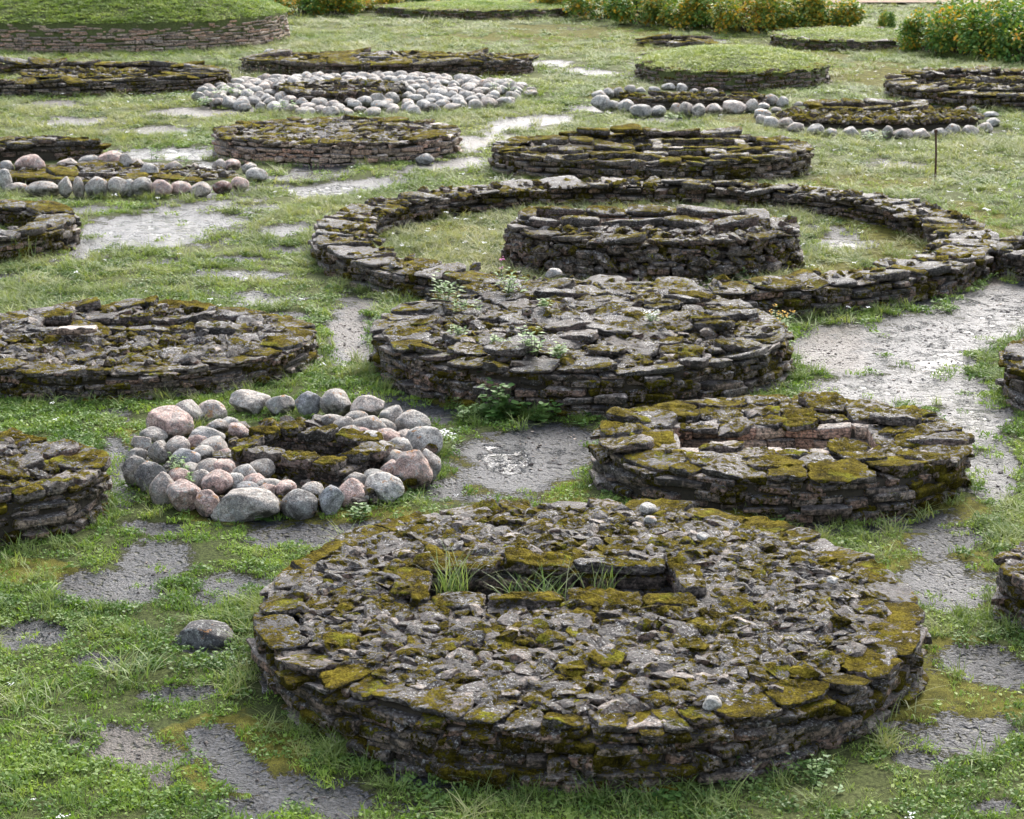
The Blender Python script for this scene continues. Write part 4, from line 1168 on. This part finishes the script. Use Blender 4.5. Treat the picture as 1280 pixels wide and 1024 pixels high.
def zfix(X, Y):
    Z = gz(X, Y) + .015
    for gr in (Q, R, Y1, Y2):
        m = ((X - gr.cx) / gr.rx) ** 2 + ((Y - gr.cy) / gr.ry) ** 2 < .975
        Z = np.where(m, gr.top(X, Y) - .03, Z)
    return Z


def dryof(X, Y):
    d = masks(X, Y)[4]
    d = np.where(((X - R.cx) / R.rx) ** 2 + ((Y - R.cy) / R.ry) ** 2 < 1, .6, d)
    d = np.where(((X - Hr.cx) / Hr.rx) ** 2 + ((Y - Hr.cy) / Hr.ry) ** 2 < .75, np.clip(d + .4, 0, 1), d)
    return np.where(((X - Q.cx) / Q.rx) ** 2 + ((Y - Q.cy) / Q.ry) ** 2 < 1, .28, d)


cc = np.concatenate
LX, LY, LS, GX, GY, GS, HX, HY, HS = (cc(v) for v in (LX, LY, LS, GX, GY, GS, HX, HY, HS))
print('grass', len(LX), len(GX), len(HX))
scatter('lawn_grass', C_LAWN, LX, LY, zfix(LX, LY), LS, dryof(LX, LY), 'short green grass growing between the graves', 'grass')
scatter('long_grass', C_LONG, GX, GY, zfix(GX, GY), GS, dryof(GX, GY), 'longer pale grass growing around the graves', 'grass', hmax=.85)
scatter('ground_herbs', C_HERB, HX, HY, zfix(HX, HY), HS, dryof(HX, HY), 'low leafy herbs and clover among the grass', 'ground cover')
X, Y = cast(11, 60, 2.2); b = masks(X, Y)[0]; k = ~in_grave(X, Y) & (b < .3) & (fbm2(X, Y, .5, 3) > -.05)
X, Y = X[k], Y[k]
scatter('white_flowers', C_FLOW, X, Y, zfix(X, Y), RNG.uniform(.8, 1.3, len(X)) * np.clip(Y / 22, .8, 1.5), X * 0, 'tiny white flowers dotted over the grass', 'flowers')
X, Y = cast(11, 30, 130); b = masks(X, Y); k = ~in_grave(X, Y) & (b[0] > .45) & (RNG.random(len(X)) < .15 + .5 * b[2] + .25 * (b[0] > .9))
X, Y = X[k], Y[k]; print('pebbles', len(X))
scatter('gravel', C_PEB, X, Y, gz(X, Y) - .012, .008 + .03 * RNG.random(len(X)) ** 3, X * 0, 'loose stone chips on the bare pavement', 'gravel')

# ------------------------------------------------------------------ weeds and shrubs (things)
M_WEED = mat_leaf('weed_leaves', [(.07, .15, .03), (.13, .24, .055), (.21, .32, .09), (.28, .37, .14)])
M_BRAM = mat_leaf('bramble_leaves', [(.035, .09, .018), (.08, .17, .036), (.14, .25, .06), (.22, .31, .09)])
M_DRYST = mat_leaf('dry_stalks', [(.16, .11, .07), (.26, .2, .12), (.22, .12, .09)])
M_STEM = mat_plain('green_stem', (.08, .11, .035), .7)
M_YEL = mat_plain('yellow_petals', (.62, .36, .02), .7, .2)
M_PNK = mat_plain('pink_petals', (.45, .10, .28), .7, .2)
M_HEDGE = mat_leaf('rose_leaves', [(.04, .10, .02), (.08, .17, .036), (.12, .23, .045), (.17, .27, .05), (.26, .31, .05), (.66, .38, .03), (.74, .28, .03)], .25, .9)
M_HEDGE_Y = mat_leaf('yellowing_rose_leaves', [(.06, .12, .024), (.11, .19, .04), (.17, .25, .05), (.24, .29, .06), (.52, .40, .04), (.72, .38, .04), (.66, .27, .06)], .25, .9)
M_TWIG = mat_plain('brown_twigs', (.07, .05, .035), .85)


def leafq(V, T, R, c, d, up, s, w, r):
    d = d / (np.linalg.norm(d) + 1e-9); n = np.cross(d, up); n = n / (np.linalg.norm(n) + 1e-9); b0 = len(V)
    for f, g in ((0, 0), (.45, -w), (1, 0), (.45, w)): V.append((c + d * s * f + n * s * g - np.array([0, 0, s * .12 * f * f])).tolist()); R.append(r)
    T.append([b0, b0 + 1, b0 + 2, b0 + 3])


def tube(V, T, pts, r0, r1, n=4):
    b0 = len(V)
    for k, p in enumerate(pts):
        r = r0 + (r1 - r0) * k / (len(pts) - 1)
        for i in range(n): V.append([p[0] + r * math.cos(2 * PI * i / n), p[1] + r * math.sin(2 * PI * i / n), p[2]])
    for k in range(len(pts) - 1):
        for i in range(n):
            a = b0 + k * n + i; b = b0 + k * n + (i + 1) % n; T.append([a, b, b + n, a + n])


def weed(px, py, hpx, label, zb=0., n=5, spread=.12, leaf=.06, w=.3, mat=None, flower=None, name='weed', cat='plant', lean=.25, dense=10, group=None):
    p = W(px, py, zb); k = depth(p[1]) / F; h = hpx * k
    r = np.random.default_rng(int(px * 7 + py)); root = tag(empty(name, p), label, cat, group)
    V, T, R = [], [], []; SV, ST = [], []; heads = []
    for _ in range(n):
        a = r.uniform(0, 6.28); b = np.array([math.cos(a), math.sin(a), 0]) * spread * r.uniform(0, 1); hh = h * r.uniform(.55, 1.05)
        d = np.array([r.normal() * lean, r.normal() * lean, 1.]); pts = [b + d * hh * f + np.array([0, 0, -.25 * lean * hh * f * f]) for f in np.linspace(0, 1, 5)]
        tube(SV, ST, pts, .004, .002)
        for q in range(dense):
            f = r.uniform(.12, 1); c = b + d * hh * f; az = r.uniform(0, 6.28)
            leafq(V, T, R, c, np.array([math.cos(az), math.sin(az), r.uniform(-.1, .6)]), np.array([0, 0, 1.]), leaf * r.uniform(.6, 1.25) * (1.15 - .5 * f), w, r.random())
        if flower:
            c = b + d * hh; FV, FT = [], []; heads.append((FV, FT))
            for q in range(9):
                cc_ = c + r.normal(size=3) * [.02, .02, .012]; i0 = len(FV)
                for e in range(4): FV.append((cc_ + [.013 * math.cos(e * PI / 2), .013 * math.sin(e * PI / 2), r.normal() * .004]).tolist())
                FT.append([i0, i0 + 1, i0 + 2, i0 + 3])
    link('stem', raw_mesh('stem', np.array(SV), np.array(ST), M_STEM), root)
    link('leaves', raw_mesh('leaves', np.array(V), np.array(T), mat or M_WEED, True, {'rnd': np.array(R)}), root)
    for FV, FT in heads: link('flower', raw_mesh('flower', np.array(FV), np.array(FT), flower), root)
    return root


weed(556, 376, 35, 'yellowish green weed on the back left of the slab-roofed grave', 0.64, 10, .16, 0.112, .22)
weed(641, 368, 32, 'bushy weed on the back edge of the slab-roofed grave', 0.64, 9, .12, 0.112, .22)
weed(663, 442, 29, 'low light green weed in a gap amid the grey slabs', 0.61, 12, .16, 0.100, .3)
weed(700, 446, 18, 'small leafy weed right of the low one amid the grey slabs', 0.61, 6, .06, 0.100, .35)
weed(582, 388, 16, 'tuft of green weed at the left of the slab roof', 0.64, 10, .2, 0.075, .2)
weed(572, 420, 16, 'small green weed near the left rim of the slab roof', 0.59, 7, .1, 0.075, .3)
weed(620, 430, 12, 'tiny weed in the slab joints', 0.59, 7, .12, 0.062, .3)
weed(680, 384, 12, 'small weed high on the grey slabs', 0.69, 7, .1, 0.075, .3)
weed(816, 402, 14, 'white-flowered weed on the right of the slab roof', 0.67, 6, .06, 0.062, .3, flower=M_WHITE)
weed(618, 528, 52, 'bramble with dark leaves climbing the front of the slab-roofed grave', 0, 12, .35, .13, .42, M_BRAM, name='bramble', lean=.35, dense=16)
weed(678, 526, 40, 'smaller bramble right of the larger one against the wall', 0, 7, .22, .12, .45, M_BRAM, name='bramble', lean=.35, dense=12)
weed(585, 528, 26, 'low green herbs left of the bramble', 0, 8, .25, .09, .3, M_BRAM, dense=12)
weed(735, 525, 12, 'low herbs at the right foot of the wall by the bramble', 0, 12, .5, .07, .3, M_BRAM, dense=8)
weed(500, 484, 18, 'green weed at the left foot of the slab-roofed grave', 0, 8, .16, .07, .3)
weed(978, 432, 50, 'tall yellow-flowered weed at the right side of the slab-roofed grave', 0, 8, .2, .08, .16, flower=M_YEL, lean=.12, dense=20)
weed(548, 562, 26, 'pale flowering weed at the right end of the near boulder ring', 0, 7, .14, .07, .3, flower=M_WHITE)
weed(452, 650, 22, 'bluish green weed in front of the smooth grey boulder', 0, 8, .16, .08, .3, M_BRAM)
weed(325, 652, 16, 'broad-leaved weed below the long grey block', 0, 6, .16, .1, .42, M_BRAM)
weed(226, 596, 34, 'feathery light green weed between the left cobbles', .15, 9, .16, .07, .2)
weed(386, 594, 28, 'small upright weed growing in the near cist', .02, 4, .05, .07, .3)
weed(166, 410, 24, 'upright weed in the slot of the left grave', .05, 5, .1, .09, .35)
weed(196, 412, 24, 'bluish weed right of the upright one in the left grave', .05, 7, .18, .09, .4)
weed(965, 652, 26, 'broad strap-leaved plant at the foot of the mossy-rimmed grave', 0, 9, .1, .26, .12, M_BRAM, dense=3, lean=.5)
weed(900, 955, 50, 'leafy herbs along the front right foot of the largest grave', 0, 14, .4, .07, .3, M_BRAM, lean=.4, dense=9)
weed(1015, 985, 42, 'grey green bushy weed in the lower right grass', 0, 12, .22, .06, .28, M_BRAM, lean=.3, dense=14)
weed(825, 1005, 22, 'small clover-leaved weed at the front of the largest grave', 0, 6, .1, .06, .5, M_BRAM)
weed(280, 830, 18, 'bluish low weed by the flat-topped dark rock', 0, 9, .22, .05, .35, M_BRAM)
weed(626, 350, 26, 'slim weed with a pink flower spike on the ring wall', .4, 3, .04, .05, .2, flower=M_PNK, lean=.08)
weed(192, 205, 26, 'slender green weed between the boulders of the left bed', 0, 5, .12, .14, .2, lean=.15)
weed(229, 214, 20, 'shorter green weed right of the slender one in the left bed', 0, 4, .12, .13, .2, lean=.15)
weed(240, 600, 10, 'sprig of green weed at the front left cobbles', .2, 4, .08, .05, .3)
weed(920, 352, 22, 'green weed at the right foot of the raised cist', 0, 7, .2, .11, .3)
weed(1090, 178, 14, 'green bush at the front of the wider far boulder ring', 0, 12, .3, .12, .3, M_BRAM)
weed(840, 150, 10, 'green weed in front of the smaller far boulder ring', 0, 10, .3, .12, .3)
weed(640, 115, 22, 'tall pale weed on the right end of the cobble heap', .1, 5, .2, .12, .2, lean=.12)
weed(620, 118, 18, 'dark spiky weed left of the tall pale one on the heap', .1, 5, .15, .12, .18, lean=.12)
weed(290, 118, 12, 'leafy weed among the left cobbles of the heap', .2, 10, .5, .13, .3)
weed(355, 136, 12, 'green weed on the front of the cobble heap', .2, 8, .3, .12, .3)
weed(255, 132, 12, 'light green weed at the left end of the cobble heap', .05, 8, .3, .12, .3)
# dry stalks behind the cobble heap
for i, (px, py, hh, lb) in enumerate(((300, 95, 26, 'clump of brown stalks at the left behind the cobble heap'), (350, 97, 24, 'clump of brown stalks behind the middle of the cobble heap'), (400, 98, 22, 'clump of brown stalks right of the middle behind the cobble heap'), (700, 255, 16, 'brown stalks at the back left of the ring yard'), (985, 268, 18, 'brown stalks at the right of the raised cist'), (740, 252, 12, 'low brown stalks behind the raised cist'))):
    weed(px, py, hh, lb, 0, 26, .9 if py < 100 else .5, .09, .12, M_DRYST, name='dry_stalks', lean=.12, dense=5)


def grass_clump(px, py, hpx, label, zb, n=34, rad=.12, lean=1.0):
    p = W(px, py, zb); k = depth(p[1]) / F; h = hpx * k; r = np.random.default_rng(int(px))
    V, T, R = blades(n, rad, (h * .6, h * 1.3), .011, lean, r, 4)
    root = tag(empty('grass_clump', p), label, 'grass clump')
    link('blades', raw_mesh('blades', V, T, M_CLUMP, True, {'rnd': R}), root)


M_CLUMP = mat_leaf('clump_grass', [(.10, .17, .04), (.17, .25, .07), (.27, .31, .13), (.42, .40, .25)])
grass_clump(566, 756, 66, 'tall fan of green grass at the left end of the long pit', .30, 90, .13, .7)
grass_clump(668, 754, 50, 'bent pale grass in the middle of the long pit', .30, 90, .26, .9)
grass_clump(748, 752, 48, 'sparse grass blades at the right of the long pit', .30, 34, .12, .5)
grass_clump(160, 845, 34, 'arching yellow-green grass clump at left in the foreground', 0, 70, .2, 1.3)
grass_clump(20, 880, 28, 'long pale grass clump at the lower left edge', 0, 120, .35, 1.2)
grass_clump(60, 920, 24, 'loose pale grass clump just right of the lower left edge', 0, 80, .3, 1.2)
grass_clump(1075, 890, 40, 'arching green grass at the right foot of the largest grave', 0, 110, .4, 1.1)
grass_clump(20, 325, 34, 'tall green grass against the ring wall at the left edge', 0, 110, .35, .5)
grass_clump(380, 208, 12, 'green grass tuft at the right of the platform grave foot', 0, 60, .4, .6)

# shrubs
def shrub_meshes(i, w, h, mat):
    r = np.random.default_rng(300 + i); V, T, R = [], [], []; SV, ST = [], []
    clumps = []
    for _ in range(52):
        a, e = r.uniform(0, 6.28), r.uniform(-.45, 1) ; q = r.uniform(.45, 1) ** .5
        c = np.array([w * .5 * q * math.cos(a) * math.cos(e * .9), w * .42 * q * math.sin(a) * math.cos(e * .9), h * (.36 + .52 * e * q) + r.normal() * .05])
        clumps.append((c, r.uniform(.16, .34), r.normal() * .18))
        tube(SV, ST, [np.array([c[0] * .2, c[1] * .2, 0]), c * [.6, .6, .55], c], .014, .006)
    for c, rad, hue in clumps:
        for _ in range(130):
            d = r.normal(size=3); d /= np.linalg.norm(d); p = c + d * rad * r.uniform(.5, 1.15) * [1, 1, .85]
            if p[2] < .04: continue
            leafq(V, T, R, p, d + r.normal(size=3) * .6, np.array([r.normal() * .5, r.normal() * .5, 1.]), r.uniform(.07, .13), .36, float(np.clip((r.random() * .62 if r.random() < .74 else r.uniform(.72, 1)) + hue * .5, 0, 1)))
    return (raw_mesh('foliage', np.array(V), np.array(T), mat, True, {'rnd': np.array(R)}), raw_mesh('stems', np.array(SV), np.array(ST), M_TWIG))


SHR = [shrub_meshes(i, 2.0, 1.45, M_HEDGE_Y if i % 2 else M_HEDGE) for i in range(8)]


def shrub(px, py, wpx, hpx, kind, label, group='rose shrubs of the hedge'):
    p = W(px, py); k = depth(p[1]) / F
    root = tag(empty('rose_shrub', p), label, 'shrub', group)
    root.scale = (wpx * k / 1.5, wpx * k / 1.9, hpx * k / 1.45); root.rotation_euler = (0, 0, random.uniform(-.6, .6))
    f, st = SHR[kind]; link('foliage', f, root); link('stems', st, root)


hedge = [(372, 20, 60, 40, 0, 'dark green shrub beside the walled mound'), (415, 19, 60, 38, 2, 'green shrub second from the walled mound'), (460, 15, 60, 32, 1, 'yellowing shrub at the right of the mound hedge'), (500, 9, 60, 26, 0, 'small green shrub at the edge of the grass-grown grave'),
         (705, 16, 60, 36, 1, 'yellow-tipped shrub at the left end of the back hedge'), (752, 24, 66, 44, 0, 'green shrub second in the back hedge'), (800, 31, 66, 52, 2, 'green and yellow shrub third in the back hedge'), (848, 36, 70, 56, 3, 'yellowing shrub left of the middle of the back hedge'), (896, 38, 70, 56, 4, 'greener shrub in the middle of the back hedge'), (940, 43, 70, 58, 5, 'bright yellow shrub right of the middle of the back hedge'), (985, 40, 70, 54, 7, 'orange leaved shrub near the right end of the back hedge'), (1030, 40, 70, 52, 3, 'reddish yellow shrub at the right end of the back hedge'),
         (1108, 40, 16, 26, 6, 'single tiny sapling on the pale lawn between the hedges'),
         (1165, 66, 66, 58, 4, 'rounded shrub at the left end of the right hedge'), (1205, 72, 74, 68, 6, 'dense green shrub second in the right hedge'), (1248, 76, 76, 74, 2, 'green shrub with yellow leaves third in the right hedge'), (1290, 80, 80, 76, 0, 'shrub cut by the right edge at the end of the right hedge')]
for h in hedge: shrub(*h)
for h in ((725, 6, 70, 40, 2, 'shrub behind the left end of the back hedge'), (860, 18, 80, 46, 0, 'shrub behind the middle of the back hedge'), (1235, 48, 90, 60, 0, 'shrub behind the right hedge')): shrub(*h)

# dry field far beyond the hedge
fl = W(640, 3)[1]
X, Y = np.meshgrid(np.linspace(4, 70, 60), np.linspace(fl - 2, fl + 120, 40), indexing='ij')
n_ = X.shape; X = X.ravel(); Y = Y.ravel(); a = (np.arange(n_[0] - 1)[:, None] * n_[1] + np.arange(n_[1] - 1)[None]).ravel()
tag(link('dry_field', raw_mesh('dry_field', np.column_stack([X, Y, .12 + .05 * fbm2(X, Y, .5, 5)]), np.column_stack([a, a + n_[1], a + n_[1] + 1, a + 1]), mat_plain('dry_field', (.27, .185, .13), .95, .35, 3))), 'dry tan field beyond the hedge', 'field', kind='structure')

# iron rod
rp = W(1169, 227)
root = tag(empty('iron_rod', rp), 'thin rusty iron rod standing in the grass in front of the wider far boulder ring', 'rod')
V, T_ = [], []; tube(V, T_, [np.array([0, 0, 0]), np.array([-.01, 0, .5]), np.array([-.04, 0, .95])], .022, .02, 8)
link('shaft', raw_mesh('shaft', np.array(V), np.array(T_), M_IRON), root)
V, T_ = block(.07, .05, .07, 1, RNG); link('head', raw_mesh('head', V, T_, M_IRON), root, (-.04, 0, .97))

# ------------------------------------------------------------------ light and camera
wd = bpy.data.worlds.new('World'); SC.world = wd; wd.use_nodes = True
nt = wd.node_tree; nt.nodes.clear()
sky = nt.nodes.new('ShaderNodeTexSky'); sky.sky_type = 'NISHITA'; sky.sun_disc = False
EL, AZ = math.radians(40), math.radians(16)
sky.sun_elevation = EL; sky.sun_rotation = AZ; sky.dust_density = 3.0; sky.air_density = 1.0; sky.ozone_density = 1.0
hs = nt.nodes.new('ShaderNodeHueSaturation'); hs.inputs['Saturation'].default_value = .62
bg = nt.nodes.new('ShaderNodeBackground'); bg.inputs['Strength'].default_value = .15
wo = nt.nodes.new('ShaderNodeOutputWorld')
nt.links.new(sky.outputs[0], hs.inputs['Color']); nt.links.new(hs.outputs[0], bg.inputs['Color']); nt.links.new(bg.outputs[0], wo.inputs[0])
sl = bpy.data.lights.new('sun', 'SUN'); sl.energy = 1.35; sl.angle = math.radians(25); sl.color = (1, .97, .92)
so = bpy.data.objects.new('sun', sl); COL.objects.link(so)
sd = Vector((math.sin(AZ) * math.cos(EL), math.cos(AZ) * math.cos(EL), math.sin(EL)))
so.rotation_euler = sd.to_track_quat('Z', 'Y').to_euler()

cam = bpy.data.cameras.new('camera'); co = bpy.data.objects.new('camera', cam); COL.objects.link(co)
co.location = (0, 0, H); co.rotation_euler = (PI / 2 - TH, 0, 0)
cam.sensor_fit = 'HORIZONTAL'; cam.sensor_width = 36; cam.lens = 36 * F / 1280; cam.clip_end = 2000; cam.clip_start = .1
cam.dof.use_dof = True; cam.dof.focus_distance = 18; cam.dof.aperture_fstop = 6.3
SC.camera = co
vs = SC.view_settings; vs.view_transform = 'Standard'; vs.look = 'None'; vs.gamma = 1; vs.exposure = 1.6
SC.cycles.use_denoising = True
SC.cycles.denoiser = 'OPENIMAGEDENOISE'; SC.cycles.denoising_input_passes = 'RGB_ALBEDO_NORMAL'; SC.cycles.denoising_prefilter = 'ACCURATE'
SC.cycles.volume_bounces = 0; SC.cycles.max_bounces = 5; SC.cycles.diffuse_bounces = 3; SC.cycles.glossy_bounces = 2; SC.cycles.transmission_bounces = 3; SC.cycles.transparent_max_bounces = 4
SC.cycles.use_adaptive_sampling = True; SC.cycles.adaptive_threshold = .02
SC.render.use_persistent_data = False
